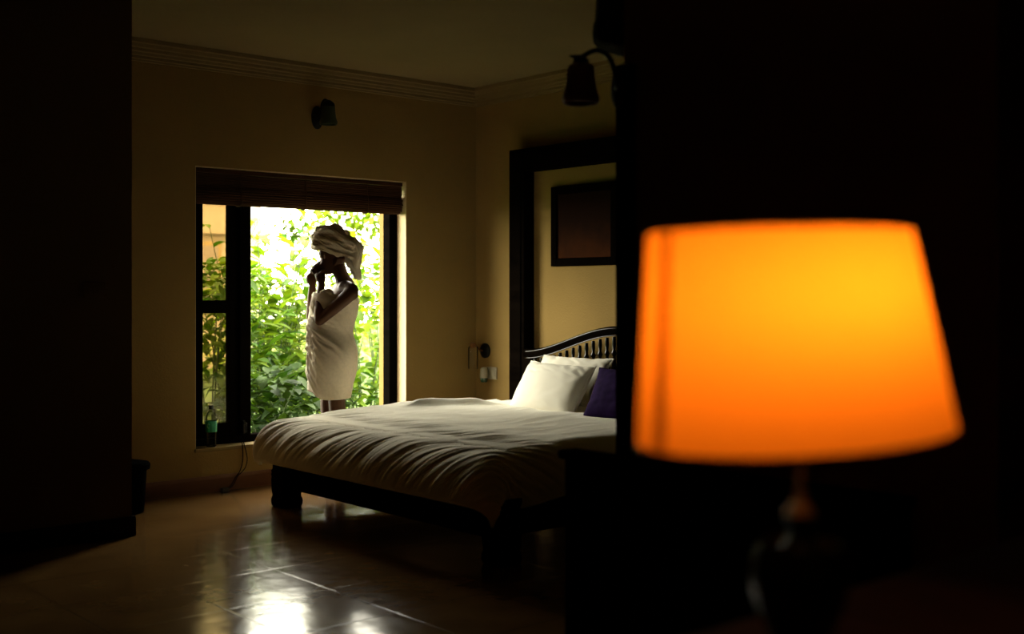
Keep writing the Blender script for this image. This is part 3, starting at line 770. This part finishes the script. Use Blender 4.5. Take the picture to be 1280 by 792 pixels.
hd = remesh('head_towel', bm, .0050, M['towel'], person, 2)
hdm = hd.data; hdm.update(); mv = []
for v in hdm.vertices:                                # wrapped creases running round and down the cloth
    p = v.co; u = p.dot(RT); w = p.dot(FW); z = p.z
    tail = sstep(.10, .15, u)*sstep(1.66, 1.60, z)
    a = math.atan2(w, u+.02); hgt = z + .30*u
    c1 = noise.noise((a*.9, hgt*34, 1.3))*(1-tail) + noise.noise((u*38+z*9, z*3, w*20))*tail
    c2 = noise.noise((a*1.6+3, hgt*62+a*2, 5.1))*(1-tail) + noise.noise((u*70+z*14, z*5, w*34))*tail
    mv.append(p + v.normal*(.010*(.35-abs(c1)*2) + .005*(.35-abs(c2)*2)))
for v, p in zip(hdm.vertices, mv): v.co = p
# pointed cloth ends that stand out from the wrap
def ear(a, b, tip, th=.006):
    bm = bmesh.new(); a, b, tip = Vector(a), Vector(b), Vector(tip); m_ = (a+b)/2
    tube(bm, [m_, m_.lerp(tip, .5), tip], [(a-b).length*.5, (a-b).length*.3, .003], 10, flat=.35)
    obj('cloth_end', bm, M['towel'], hd, ang=0)
ear(pp(417, 287, -.03), pp(427, 287, -.03), pp(424.5, 279.5, -.03)); ear(pp(447, 306, -.03), pp(448, 316, -.03), pp(455.6, 310.2, -.03))

# cup in her hands
cu = bmesh.new(); r_, h_ = .036, .076
lathe(cu, [(.0, -.038), (.026, -.038), (.031, -.034), (.035, -.01), (.0365, .038), (.0335, .038), (.032, -.01), (.027, -.03), (.0, -.031)], CUP, 28, axis=CAX, cap=False)
cup = rebase(obj('cup', cu, M['cup'], None), CUP-CAX*.038); tag(cup, 'small green cup held to her mouth with both hands', 'cup')

# ------------------------------------------------------------------ small things by the window
def bottle():
    o = on_y(264, 556, YW+.035); o.z = Z0
    b = thing('water_bottle', o, 'plastic water bottle with green label on the window sill', 'bottle')
    s = 1.0
    pr = [(0, .0), (.026, .0), (.033, .006), (.034, .02), (.032, .028), (.034, .036), (.032, .046), (.034, .055), (.032, .065), (.034, .075), (.034, .175), (.032, .195), (.026, .215), (.016, .232), (.0135, .238), (.0135, .252)]
    bm = bmesh.new(); lathe(bm, pr, o, 24, cap=False); obj('bottle_body', bm, M['pet'], b)
    bm = bmesh.new(); lathe(bm, [(.0352, .095), (.0356, .096), (.0356, .164), (.0352, .165)], o, 24, cap=False); lb = obj('label', bm, M['green_label'], b)
    bm = bmesh.new()                      # small pale curled mark on the label
    th = math.atan2(-FW.y, -FW.x) - .25
    pts = []
    for k in range(11):
        a = .6+4.6*k/10; dx, dz = .0085*math.cos(a), .013*math.sin(a)
        t = th + dx/.036; pts.append(o+Vector((.0362*math.cos(t), .0362*math.sin(t), .135+dz)))
    tube(bm, pts, .0016, 6); obj('printed_mark', bm, M['label_mark'], lb)
    bm = bmesh.new(); lathe(bm, [(.0, .238), (.0165, .238), (.0165, .262), (.0145, .264), (.0, .264)], o, 20); obj('bottle_cap', bm, M['cap'], b)
bottle()
def P_(px, py, y=YW-.03): return on_y(px, py, y)
cd = thing('charging_cable', P_(285, 608), 'thin dark cable hanging from the window sill down to the floor', 'cable')
f0 = on_y(282, 611, YW-.06); f0.z = .012
s_ = P_(303, 556, YW-.022)
bm = bmesh.new()
tube(bm, cr([tuple(on_y(301, 551, YW+.05)), tuple(s_), tuple(P_(303.5, 575)), tuple(P_(300, 588)), tuple(P_(294, 597)), tuple(P_(289, 606, YW-.04)), tuple(f0)], 8), .0028, 6)
obj('cable_strand', bm, M['black_plastic'], cd)
bm = bmesh.new()
tube(bm, cr([tuple(on_y(304, 551, YW+.05)), tuple(P_(305.5, 556, YW-.022)), tuple(P_(309, 572)), tuple(P_(307, 583)), tuple(P_(302, 590)), tuple(P_(297, 595)), tuple(P_(292, 605, YW-.045)), tuple(f0+Vector((.02, 0, 0)))], 8), .0028, 6)
obj('cable_strand', bm, M['black_plastic'], cd)
bm = bmesh.new(); box(bm, f0+Vector((-.03, -.02, -.012)), f0+Vector((.02, .02, .014)), .006); obj('charger_plug', bm, M['grey_plastic'], cd)
# lidded bin behind the projecting wall
bb = Vector((2.715, 6.42, 0))
bn = thing('waste_bin', bb, 'black lidded bin half hidden behind the dark wall corner', 'bin')
bm = bmesh.new(); lathe(bm, [(0, 0), (.085, 0), (.09, .006), (.105, .25), (.108, .252)], bb, 28, cap=False); obj('bin_body', bm, M['black_plastic'], bn)
bm = bmesh.new(); lathe(bm, [(.100, .245), (.122, .248), (.124, .275), (.115, .287), (.05, .30), (.0, .302)], bb, 28); obj('lid', bm, M['black_plastic'], bn)

# ------------------------------------------------------------------ right foreground
# low divider whose end shows against the bed
q = at(699, 562, 3.9)
dvd = thing('low_divider', (q.x+.04, q.y-.6, 0), 'low black wooden divider with capped top beside the bed', 'divider')
dx0, dx1, dy1, dy0, dz = q.x, q.x+.075, q.y, q.y-1.25, q.z
bm = bmesh.new(); box(bm, (dx0+.012, dy0, .0), (dx1-.012, dy1-.016, dz-.03)); obj('panel', bm, M['wood'], dvd, smooth=False)
bm = bmesh.new(); box(bm, (dx0-.008, dy0-.01, dz-.030), (dx1+.008, dy1+.004, dz), .012, 4); obj('cap_rail', bm, M['wood'], dvd)
for y in (dy0+.04, (dy0+dy1)/2, dy1-.07):
    bm = bmesh.new(); box(bm, (dx0+.0, y-.035, .08), (dx0+.013, y+.035, dz-.03), .003); obj('stile', bm, M['wood'], dvd, smooth=False)
bm = bmesh.new(); box(bm, (dx0-.004, dy0, 0), (dx0+.013, dy1-.016, .08), .003); obj('plinth', bm, M['wood'], dvd, smooth=False)

# gathered dark valance hanging at the head of the partition
vq = at(744, 40, 4.25)
vl = thing('valance', (vq.x+.1, vq.y+.02, CEIL), 'black gathered cloth valance hanging beside the top of the partition', 'valance')
def val_mesh():
    bm = bmesh.new(); n = 48; rings = []
    prof = [(CEIL-.002, .98), (2.6, .90), (2.45, .90), (2.33, .93), (2.25, .97), (2.18, 1.03), (2.13, 1.06), (2.10, 1.02), (2.085, .90), (2.075, .6), (2.07, .1)]
    c = at(776, 30, 4.25)
    for z, s in prof:
        ring = []
        for k in range(n):
            a = 2*PI*k/n; f = 1+.035*math.sin(a*9+z*3)
            u = math.cos(a)*.095*s*f; w = math.sin(a)*.11*s*f
            zz = z + (-.012*math.cos(a) if z < 2.14 else 0)+(.055 if z < 2.2 else 0)
            ring.append(bm.verts.new(Vector((c.x, c.y, zz)) + RT*u + FW*w))
        rings.append(ring)
    for a, b in zip(rings, rings[1:]):
        for j in range(n): bm.faces.new((a[j], a[(j+1) % n], b[(j+1) % n], b[j]))
    bm.faces.new(rings[0]); bm.faces.new(rings[-1])
    return bm
M['black_cloth'] = mat('black_cloth', (.008, .007, .007), .9, .1, .2, 20, .2, 90)
obj('gathered_cloth', val_mesh(), M['black_cloth'], vl, ang=0)
bm = bmesh.new(); c = at(776, 30, 4.25); box(bm, (c.x-.09, c.y-.10, CEIL-.03), (c.x+.09, c.y+.10, CEIL-.001), .004); obj('mounting_board', bm, M['wood'], vl, smooth=False)

# wardrobe
wx0, wy1 = 2.35, 1.165
wd = thing('wardrobe', (2.63, .6, 0), 'tall dark polished wardrobe at the far right against the partition', 'wardrobe')
M['wardrobe'] = mat('dark_red_polished_wood', (.012, .005, .004), .22, .5, .4, 3, .02, 20, (1, 1, 8), coat=.3)
bm = bmesh.new(); box(bm, (wx0+.02, .0, .08), (PX-.012, wy1, 2.16), .006); box(bm, (wx0+.05, .02, 0), (PX-.03, wy1-.02, .08)); obj('carcass', bm, M['wardrobe'], wd, smooth=False)
bm = bmesh.new(); box(bm, (wx0-.02, -.02, 2.16), (PX-.012, wy1+.02, 2.22), .012, 3); obj('cornice_moulding', bm, M['wardrobe'], wd)
for y0, y1, hy in ((.01, .575, .53), (.585, wy1-.01, .63)):
    bm = bmesh.new(); box(bm, (wx0, y0, .1), (wx0+.019, y1, 2.14), .004)
    for z0, z1 in ((.2, .95), (1.05, 2.04)): box(bm, (wx0-.008, y0+.08, z0), (wx0+.004, y1-.08, z1), .006)
    dr = obj('door', bm, M['wardrobe'], wd, smooth=False)
    bm = bmesh.new(); lathe(bm, [(.006, 0), (.006, .02), (.014, .026), (.014, .036), (.0, .04)], (wx0, hy, 1.0), 16, axis=(-1, 0, 0)); obj('door_knob', bm, M['brass'], dr)

# desk under the lamp
DZ = .78
dk = thing('desk', (1.62, .70, 0), 'dark wooden desk under the orange table lamp', 'desk')
M['desk'] = mat('dark_red_brown_wood', (.030, .010, .006), .5, .2, .4, 3, .04, 20, (8, 1, 1))
ka, kb = (.90, .36), (2.33, 1.045)
bm = bmesh.new(); box(bm, (ka[0], ka[1], DZ-.035), (kb[0], kb[1], DZ), .008, 3); obj('desk_top', bm, M['desk'], dk)
bm = bmesh.new(); box(bm, (ka[0]+.05, ka[1]+.05, DZ-.15), (kb[0]-.05, kb[1]-.05, DZ-.035)); obj('apron', bm, M['desk'], dk, smooth=False)
for x in (ka[0]+.06, kb[0]-.06):
    for y in (ka[1]+.06, kb[1]-.06):
        bm = bmesh.new(); lathe(bm, [(.018, 0), (.020, .3), (.026, .6), (.028, DZ-.13)], (x, y, 0), square=True); obj('leg', bm, M['desk'], dk)
for k in range(2):
    x0 = ka[0]+.12+k*.62; bm = bmesh.new(); box(bm, (x0, ka[1]+.036, DZ-.14), (x0+.55, ka[1]+.06, DZ-.045), .003); d_ = obj('drawer', bm, M['desk'], dk, smooth=False)
    bm = bmesh.new(); ball(bm, (x0+.275, ka[1]+.028, DZ-.09), .013); obj('drawer_knob', bm, M['brass'], d_)

# lamp
LD = 1.42
lc = at(1000, 640, LD); LB = Vector((lc.x, lc.y, DZ))
lamp = thing('table_lamp', LB, 'glowing orange table lamp with a tapered fabric shade on the desk', 'lamp')
m2 = LD/F
bm = bmesh.new()
zt = at(1000, 643, LD).z - DZ
lathe(bm, [(.0, 0), (.075, 0), (.078, .008), (.070, .018), (.040, .026), (.030, .04), (.045, .07), (.058, .105), (.060, .135), (.050, .165), (.032, zt-.05), (.020, zt-.035), (.013, zt-.022), (.013, zt-.012), (.017, zt-.006), (.019, zt)], LB, 32)
obj('lamp_base', bm, mat('black_glazed_ceramic', (.003, .002, .001), .25, .2, .3, 8), lamp)
bm = bmesh.new(); lathe(bm, [(.019, zt), (.018, zt+.004), (.012, zt+.012), (.007, zt+.022), (.0055, zt+.03), (.0055, zt+.20)], LB, 20)
obj('lamp_stem', bm, M['brass'], lamp)
# shade: tilted a little on its stem
top_c, bot_c = at(971, 290, LD), at(991, 543, LD)
ax = (top_c-bot_c).normalized(); Hh = (top_c-bot_c).length
rb, rt = .190, .157
def ring_axes(t):                                  # the lower ring tilts with the stem, the upper one sits almost level
    nx = (ax*(.95-.85*t)+UP*(.05+.85*t)).normalized(); x = RT - nx*RT.dot(nx); x.normalize(); return x, nx.cross(x)
def shade_shell(r0, r1, h0, h1, th, a0=0, a1=2*PI, n=72, rows=14):
    sx, sy = ring_axes(.5)
    bm = bmesh.new(); g = []
    closed = a1-a0 > 6.28
    for i in range(rows+1):
        t = i/rows; r = r0+(r1-r0)*t; h = h0+(h1-h0)*t; sx, sy = ring_axes(t)
        g.append([bm.verts.new(bot_c+ax*h+(sx*math.cos(a0+(a1-a0)*k/n)+sy*math.sin(a0+(a1-a0)*k/n))*r) for k in range(n if closed else n+1)])
    for a, b in zip(g, g[1:]):
        m_ = len(a)
        for k in range(m_ if closed else m_-1): bm.faces.new((a[k], a[(k+1) % m_], b[(k+1) % m_], b[k]))
    return bm, sx, sy
bm, sx, sy = shade_shell(rb, rt, 0, Hh, .001)
sh = obj('lamp_shade', bm, M['shade'], lamp, ang=0)
# seams: second layer of cloth (left seam broad, others narrow)
cam_dir = (Vector((0, 0, H))-(top_c+bot_c)/2); ca0 = math.atan2(cam_dir.dot(sy), cam_dir.dot(sx))
def seam(px, wdt):
    off = (px-985)/ (187/1.0); off = math.asin(max(-1, min(1, off)))
    a = ca0 + off*(1 if (sx*math.cos(ca0+.3)+sy*math.sin(ca0+.3)).dot(RT) > 0 else -1)
    bm, *_ = shade_shell(rb+.0015, rt+.0015, .004, Hh-.004, .001, a-wdt, a+wdt, 6, 10)
    obj('seam', bm, M['seam'], sh, ang=0)
seam(838, .06)
bm = bmesh.new()
for r, h in ((rb, 0), (rt, Hh)):
    bm = bmesh.new(); sx, sy = ring_axes(h/Hh); P = [bot_c+ax*h+(sx*math.cos(2*PI*k/64)+sy*math.sin(2*PI*k/64))*r for k in range(65)]
    tube(bm, P, .0022, 6, cap=False); obj('shade_ring', bm, M['metal'], lamp)
bm = bmesh.new()
for k in range(3):
    a = 2*PI*k/3+.5; d = sx*math.cos(a)+sy*math.sin(a)
    tube(bm, [bot_c+ax*(Hh-.03), bot_c+ax*Hh*.995+d*rt], .0018, 6)
obj('shade_spider', bm, M['metal'], lamp)
bc = bot_c + ax*(Hh*.63) + sx*.024 + cam_dir.normalized()*.04
bm = bmesh.new(); lathe(bm, [(.0, -.035), (.012, -.034), (.014, -.02), (.022, -.005), (.026, .012), (.022, .03), (.010, .038), (.0, .039)], bc, 20, axis=ax)
obj('bulb', bm, M['bulb'], lamp)
bm = bmesh.new(); tube(bm, [LB+UP*(zt+.195), bc-ax*.033], [.007, .013], 14); obj('bulb_holder', bm, M['brass'], lamp)

# ------------------------------------------------------------------ garden
GZ = -.15
bm = bmesh.new()
n = 40
vs = [Vector((-20+60*i/n, YO+40*j/n, GZ + .05*noise.noise((i*.4, j*.4, 0)))) for j in range(n+1) for i in range(n+1)]
fs = [(j*(n+1)+i, j*(n+1)+i+1, (j+1)*(n+1)+i+1, (j+1)*(n+1)+i) for j in range(n) for i in range(n)]
bm.free()
gr = mesh_obj('ground', vs, fs, M['grass']); gr['kind'] = 'structure'
def leaf(V, Fc, base, d, up, L, W, droop, n=4, fold=.25):
    d = d.normalized(); s = d.cross(up)
    if s.length < 1e-3: s = Vector((1, 0, 0))
    s.normalize(); nrm = s.cross(d); b = len(V)
    for i in range(n+1):
        t = i/n; w = W*.5*math.sin(PI*min(1, t**.75*.98+.02))**.8
        c = base + d*L*t + UP*(-droop*L*t*t) 
        V += [c - s*w + nrm*w*fold, c, c + s*w + nrm*w*fold]
    for i in range(n):
        k = b+i*3
        Fc += [(k, k+1, k+4, k+3), (k+1, k+2, k+5, k+4)]
def rdir(zmin=-.2, zmax=1):
    a = random.uniform(0, 2*PI); z = random.uniform(zmin, zmax); r = math.sqrt(max(.02, 1-z*z)); return Vector((r*math.cos(a), r*math.sin(a), z))
def at_px(px, Y): p = on_y(px, 366, Y); return Vector((p.x, p.y, GZ))
def shrub(name, px, Y, h, rad, n, L, W, m, label, cat, group=None, droop=.3, base=.12, col='stem'):
    o = at_px(px, Y); t = thing(name, o, label, cat, group); V = []; Fc = []; stems = bmesh.new()
    br = []
    for k in range(7):
        a = 2*PI*k/7+random.random(); e = o+Vector((math.cos(a)*rad*.6, math.sin(a)*rad*.6, h*random.uniform(.55, .95)))
        P = cr([tuple(o+Vector((math.cos(a)*.03, math.sin(a)*.03, 0))), tuple(o.lerp(e, .5)+Vector((0, 0, h*.08))), tuple(e)], 4); tube(stems, P, [.009-.0007*i for i in range(9)], 6); br.append(P)
    obj('stems', stems, M[col], t)
    for k in range(n):
        z = base+(1-base)*random.random()**.8; a = random.uniform(0, 2*PI)
        r = rad*math.sqrt(max(.05, 1-((z-.5)/.62)**2))*random.uniform(.45, 1)
        p = o+Vector((math.cos(a)*r, math.sin(a)*r, z*h)); d = Vector((math.cos(a), math.sin(a), random.uniform(-.5, .7)))+rdir()*.6
        leaf(V, Fc, p, d, UP+rdir()*.3, L*random.uniform(.7, 1.25), W*random.uniform(.8, 1.2), droop*random.uniform(.3, 1.4))
    mesh_obj('foliage', V, Fc, m, t); return t
def canes(name, px, Y, h, n, L, W, m, label, cat, group=None, spread=.28):
    o = at_px(px, Y); t = thing(name, o, label, cat, group); V = []; Fc = []; stems = bmesh.new()
    for k in range(n):
        a = random.uniform(0, 2*PI); r = random.uniform(.02, spread*.5); lean = Vector((math.cos(a), math.sin(a), 0))*random.uniform(.05, spread)
        b = o+Vector((math.cos(a)*r, math.sin(a)*r, 0)); hh = h*random.uniform(.6, 1)
        P = cr([tuple(b), tuple(b+lean*.4+UP*hh*.5), tuple(b+lean*1.3+UP*hh)], 6); tube(stems, P, [.009-.0005*i for i in range(13)], 6)
        for i in range(3, 13):
            s = 1 if i % 2 else -1; az = a+PI/2+random.uniform(-.7, .7)
            d = Vector((math.cos(az)*s, math.sin(az)*s, random.uniform(.3, .9)))
            leaf(V, Fc, P[i], d, UP, L*random.uniform(.75, 1.2), W*random.uniform(.8, 1.2), random.uniform(.25, .7), 6)
    obj('stems', stems, M['stem'], t); mesh_obj('foliage', V, Fc, m, t); return t
def palm(name, px, Y, h, n, L, m, label, cat):
    o = at_px(px, Y); t = thing(name, o, label, cat); V = []; Fc = []; stems = bmesh.new()
    for k in range(n):
        a = 2*PI*k/n+random.uniform(-.2, .2); el = random.uniform(.5, 1.2)
        d = Vector((math.cos(a)*math.cos(el), math.sin(a)*math.cos(el), math.sin(el)))
        P = [o+UP*h*.35+d*L*i/10-UP*(.45*L*(i/10)**2) for i in range(11)]; tube(stems, P, [.012-.0009*i for i in range(11)], 6)
        for i in range(2, 11):
            dd = (P[i]-P[i-1]).normalized(); s = dd.cross(UP).normalized()
            for q in (-1, 1): leaf(V, Fc, P[i], s*q+dd*.7-UP*.25, UP, L*.34*(1-.04*i), .035, .35, 3, .1)
    bm = stems; tube(bm, [o, o+UP*h*.4], [.05, .035], 8)
    obj('stems', bm, M['stem'], t); mesh_obj('fronds', V, Fc, m, t); return t
def tree(name, px, Y, trunk_h, clusters, n, L, W, m, label, cat, group=None):
    o = at_px(px, Y); t = thing(name, o, label, cat, group); tr = bmesh.new()
    topp = o+UP*trunk_h
    tube(tr, cr([tuple(o), tuple(o+UP*trunk_h*.5+Vector((.05, 0, 0))), tuple(topp)], 6), [.10-.004*i for i in range(13)], 10)
    V = []; Fc = []
    for (cx, cy, cY, r) in clusters:
        c = on_y(cx, cy, cY); P = cr([tuple(topp-UP*random.uniform(.1, .8)), tuple(topp.lerp(c, .5)+UP*.15), tuple(c)], 5); tube(tr, P, [.014-.0011*i for i in range(11)], 6)
        for k in range(n):
            p = c+rdir(-1, 1)*r*random.random()**.5*Vector((1, 1, .7)).length/1.6
            leaf(V, Fc, p, rdir(-.6, .5), UP+rdir()*.4, L*random.uniform(.7, 1.2), W, .3, 3)
    obj('trunk', tr, M['trunk'], t); mesh_obj('foliage', V, Fc, m, t); return t
shrub('broadleaf_shrub', 330, 8.0, .80, .42, 300, .125, .075, M['leaf_dark'], 'low dark broad-leaved shrub just outside, beside the window mullion', 'shrub')
shrub('broadleaf_shrub', 375, 8.25, .78, .45, 340, .125, .075, M['leaf_dark'], 'low dark broad-leaved shrub outside, in front of her knees', 'shrub')
shrub('broadleaf_shrub', 418, 8.4, .80, .40, 240, .125, .075, M['leaf_mid'], 'mid green low shrub outside, directly behind her legs', 'shrub')
canes('ginger_plant', 318, 9.3, 2.05, 15, .38, .085, M['leaf_mid'], 'tall leafy cane plant outside, nearest the window mullion', 'plant')
canes('ginger_plant', 345, 9.8, 2.15, 17, .40, .10, M['leaf_bright'], 'tallest lime green cane plant outside, left of the woman', 'plant')
canes('ginger_plant', 376, 9.5, 1.85, 14, .36, .085, M['leaf_bright'], 'lime green cane plant outside, behind her raised hands', 'plant')
palm('palm', 362, 11.2, 1.9, 16, 1.15, M['leaf_pale'], 'pale yellow-green palm farther back in the garden', 'palm')
shrub('climbing_shrub', 455, 8.55, 1.60, .42, 260, .13, .075, M['leaf_mid'], 'tall bushy green shrub outside, right of the woman', 'shrub')
shrub('climbing_shrub', 480, 9.2, 1.95, .5, 300, .13, .07, M['leaf_bright'], 'tall lime green shrub outside against the right window jamb', 'shrub')
shrub('climbing_shrub', 432, 9.9, 1.7, .5, 240, .14, .08, M['leaf_bright'], 'lime green bushy shrub outside, behind her back', 'shrub')
shrub('garden_bush', 262, 8.7, 1.65, .42, 460, .17, .06, M['leaf_mid'], 'tall bush seen through the amber glass at the left jamb', 'bush')
shrub('garden_bush', 288, 9.0, 1.60, .45, 460, .18, .06, M['leaf_mid'], 'tall bush seen through the amber glass next to the mullion', 'bush')
tree('garden_tree', 520, 12.5, 2.6, [(410, 268, 12.2, .30), (425, 262, 12.6, .35), (440, 272, 12.4, .35), (455, 262, 12.8, .35), (468, 285, 12.3, .28), (474, 268, 12.6, .3), (436, 250, 12.5, .45), (460, 245, 12.5, .5), (415, 245, 12.5, .4)], 75, .13, .07, M['leaf_bright'],
     'slender tree with sparse leaves above her turban', 'tree')
tree('garden_tree', 300, 13.5, 2.3, [(362, 280, 13.4, .20), (374, 290, 13.4, .18), (382, 275, 13.5, .22), (358, 295, 13.3, .16), (378, 300, 13.4, .14)], 26, .14, .08, M['leaf_mid'],
     'small sparse tree with leafy twigs left of her turban', 'tree')
for k, (px, Y, h) in enumerate(((300, 16.5, 1.5), (345, 17.0, 1.45), (395, 16.6, 1.55), (440, 17.2, 1.6), (478, 16.4, 1.8))):
    shrub('distant_bush', px, Y, h, .60, 150, .26, .12, M['leaf_pale'] if k % 2 else M['leaf_bright'],
          ('bright bush at the back of the garden behind the mullion', 'pale bush at the back of the garden behind the cane plants', 'bright bush at the back of the garden behind her hands', 'pale bush at the back of the garden behind her back', 'bright bush at the back of the garden by the right jamb')[k], 'bush')
# neighbouring house
hp = on_y(268, 366, 20.0)
hs = thing('neighbour_house', (hp.x, 21.5, GZ), 'cream rendered house beyond the garden, seen past the left window panes', 'house')
hx0, hx1 = on_y(215, 366, 20).x, on_y(327, 366, 20).x
bm = bmesh.new(); box(bm, (hx0, 20, GZ), (hx1, 23, 3.6)); box(bm, (hx0, 19.9, 2.35), (hx1+.05, 20, 2.5)); obj('wall', bm, M['house'], hs, smooth=False)
bm = bmesh.new()
v = [bm.verts.new(p) for p in ((hx0-.3, 19.6, 3.6), (hx1+.3, 19.6, 3.6), (hx1+.3, 23.4, 3.6), (hx0-.3, 23.4, 3.6), (hx0-.3, 21.5, 4.7), (hx1+.3, 21.5, 4.7))]
for f in ((0, 1, 5, 4), (2, 3, 4, 5), (0, 4, 3), (1, 2, 5), (0, 3, 2, 1)): bm.faces.new([v[i] for i in f])
obj('roof', bm, M['roof'], hs, smooth=False)
fx = on_y(272, 366, 20).x
bm = bmesh.new(); box(bm, (fx-.75, 19.95, .9), (fx+.05, 20.0, 2.2), .01); wf = obj('window_frame', bm, M['cornice'], hs, smooth=False)
bm = bmesh.new(); box(bm, (fx-.68, 19.93, .97), (fx-.02, 19.96, 2.13)); obj('window_pane', bm, mat('pale_curtained_pane', (.13,.10,.08), .4, .5, .05, 3), wf, smooth=False)

# ------------------------------------------------------------------ light
wd_ = bpy.data.worlds.new('overcast_sky'); scn.world = wd_; wd_.use_nodes = True
nt = wd_.node_tree; nt.nodes.clear(); N = nt.nodes.new; L = nt.links.new
out = N('ShaderNodeOutputWorld'); bg = N('ShaderNodeBackground'); L(bg.outputs[0], out.inputs[0])
tc = N('ShaderNodeTexCoord'); s = N('ShaderNodeSeparateXYZ'); L(tc.outputs['Generated'], s.inputs[0])
r = N('ShaderNodeValToRGB'); L(s.outputs['Z'], r.inputs[0])
r.color_ramp.elements[0].position = 0; r.color_ramp.elements[0].color = (1, .94, .74, 1)
r.color_ramp.elements[1].position = .9; r.color_ramp.elements[1].color = (1, .96, .80, 1)
L(r.outputs[0], bg.inputs[0]); bg.inputs[1].default_value = 24.0
sun = bpy.data.lights.new('sun', 'SUN'); so_ = bpy.data.objects.new('sun', sun); C.objects.link(so_)
sun.energy = 25; sun.angle = math.radians(3); sun.color = (1, .95, .82)
so_.rotation_euler = Vector((.25, .55, -1)).normalized().to_track_quat('-Z', 'Y').to_euler()
pl = bpy.data.lights.new('window_portal', 'AREA'); po = bpy.data.objects.new('window_portal', pl); C.objects.link(po)
pl.shape = 'RECTANGLE'; pl.size = X1-X0; pl.size_y = Z1-Z0; pl.cycles.is_portal = True
po.location = ((X0+X1)/2, YO+.02, (Z0+Z1)/2); po.rotation_euler = (-PI/2, 0, 0)
# portal faces into the room (-Y)
d = Vector((0, -1, 0)); po.rotation_euler = d.to_track_quat('-Z', 'Y').to_euler()

vsx = scn.view_settings
vsx.view_transform = 'Standard'; vsx.look = 'None'; vsx.exposure = 0; vsx.gamma = 1; vsx.use_curve_mapping = False
scn.cycles.use_denoising = True
scn.cycles.max_bounces = 14; scn.cycles.diffuse_bounces = 8; scn.cycles.transparent_max_bounces = 16
scn.cycles.sample_clamp_indirect = 8
scn.cycles.caustics_reflective = False; scn.cycles.caustics_refractive = False
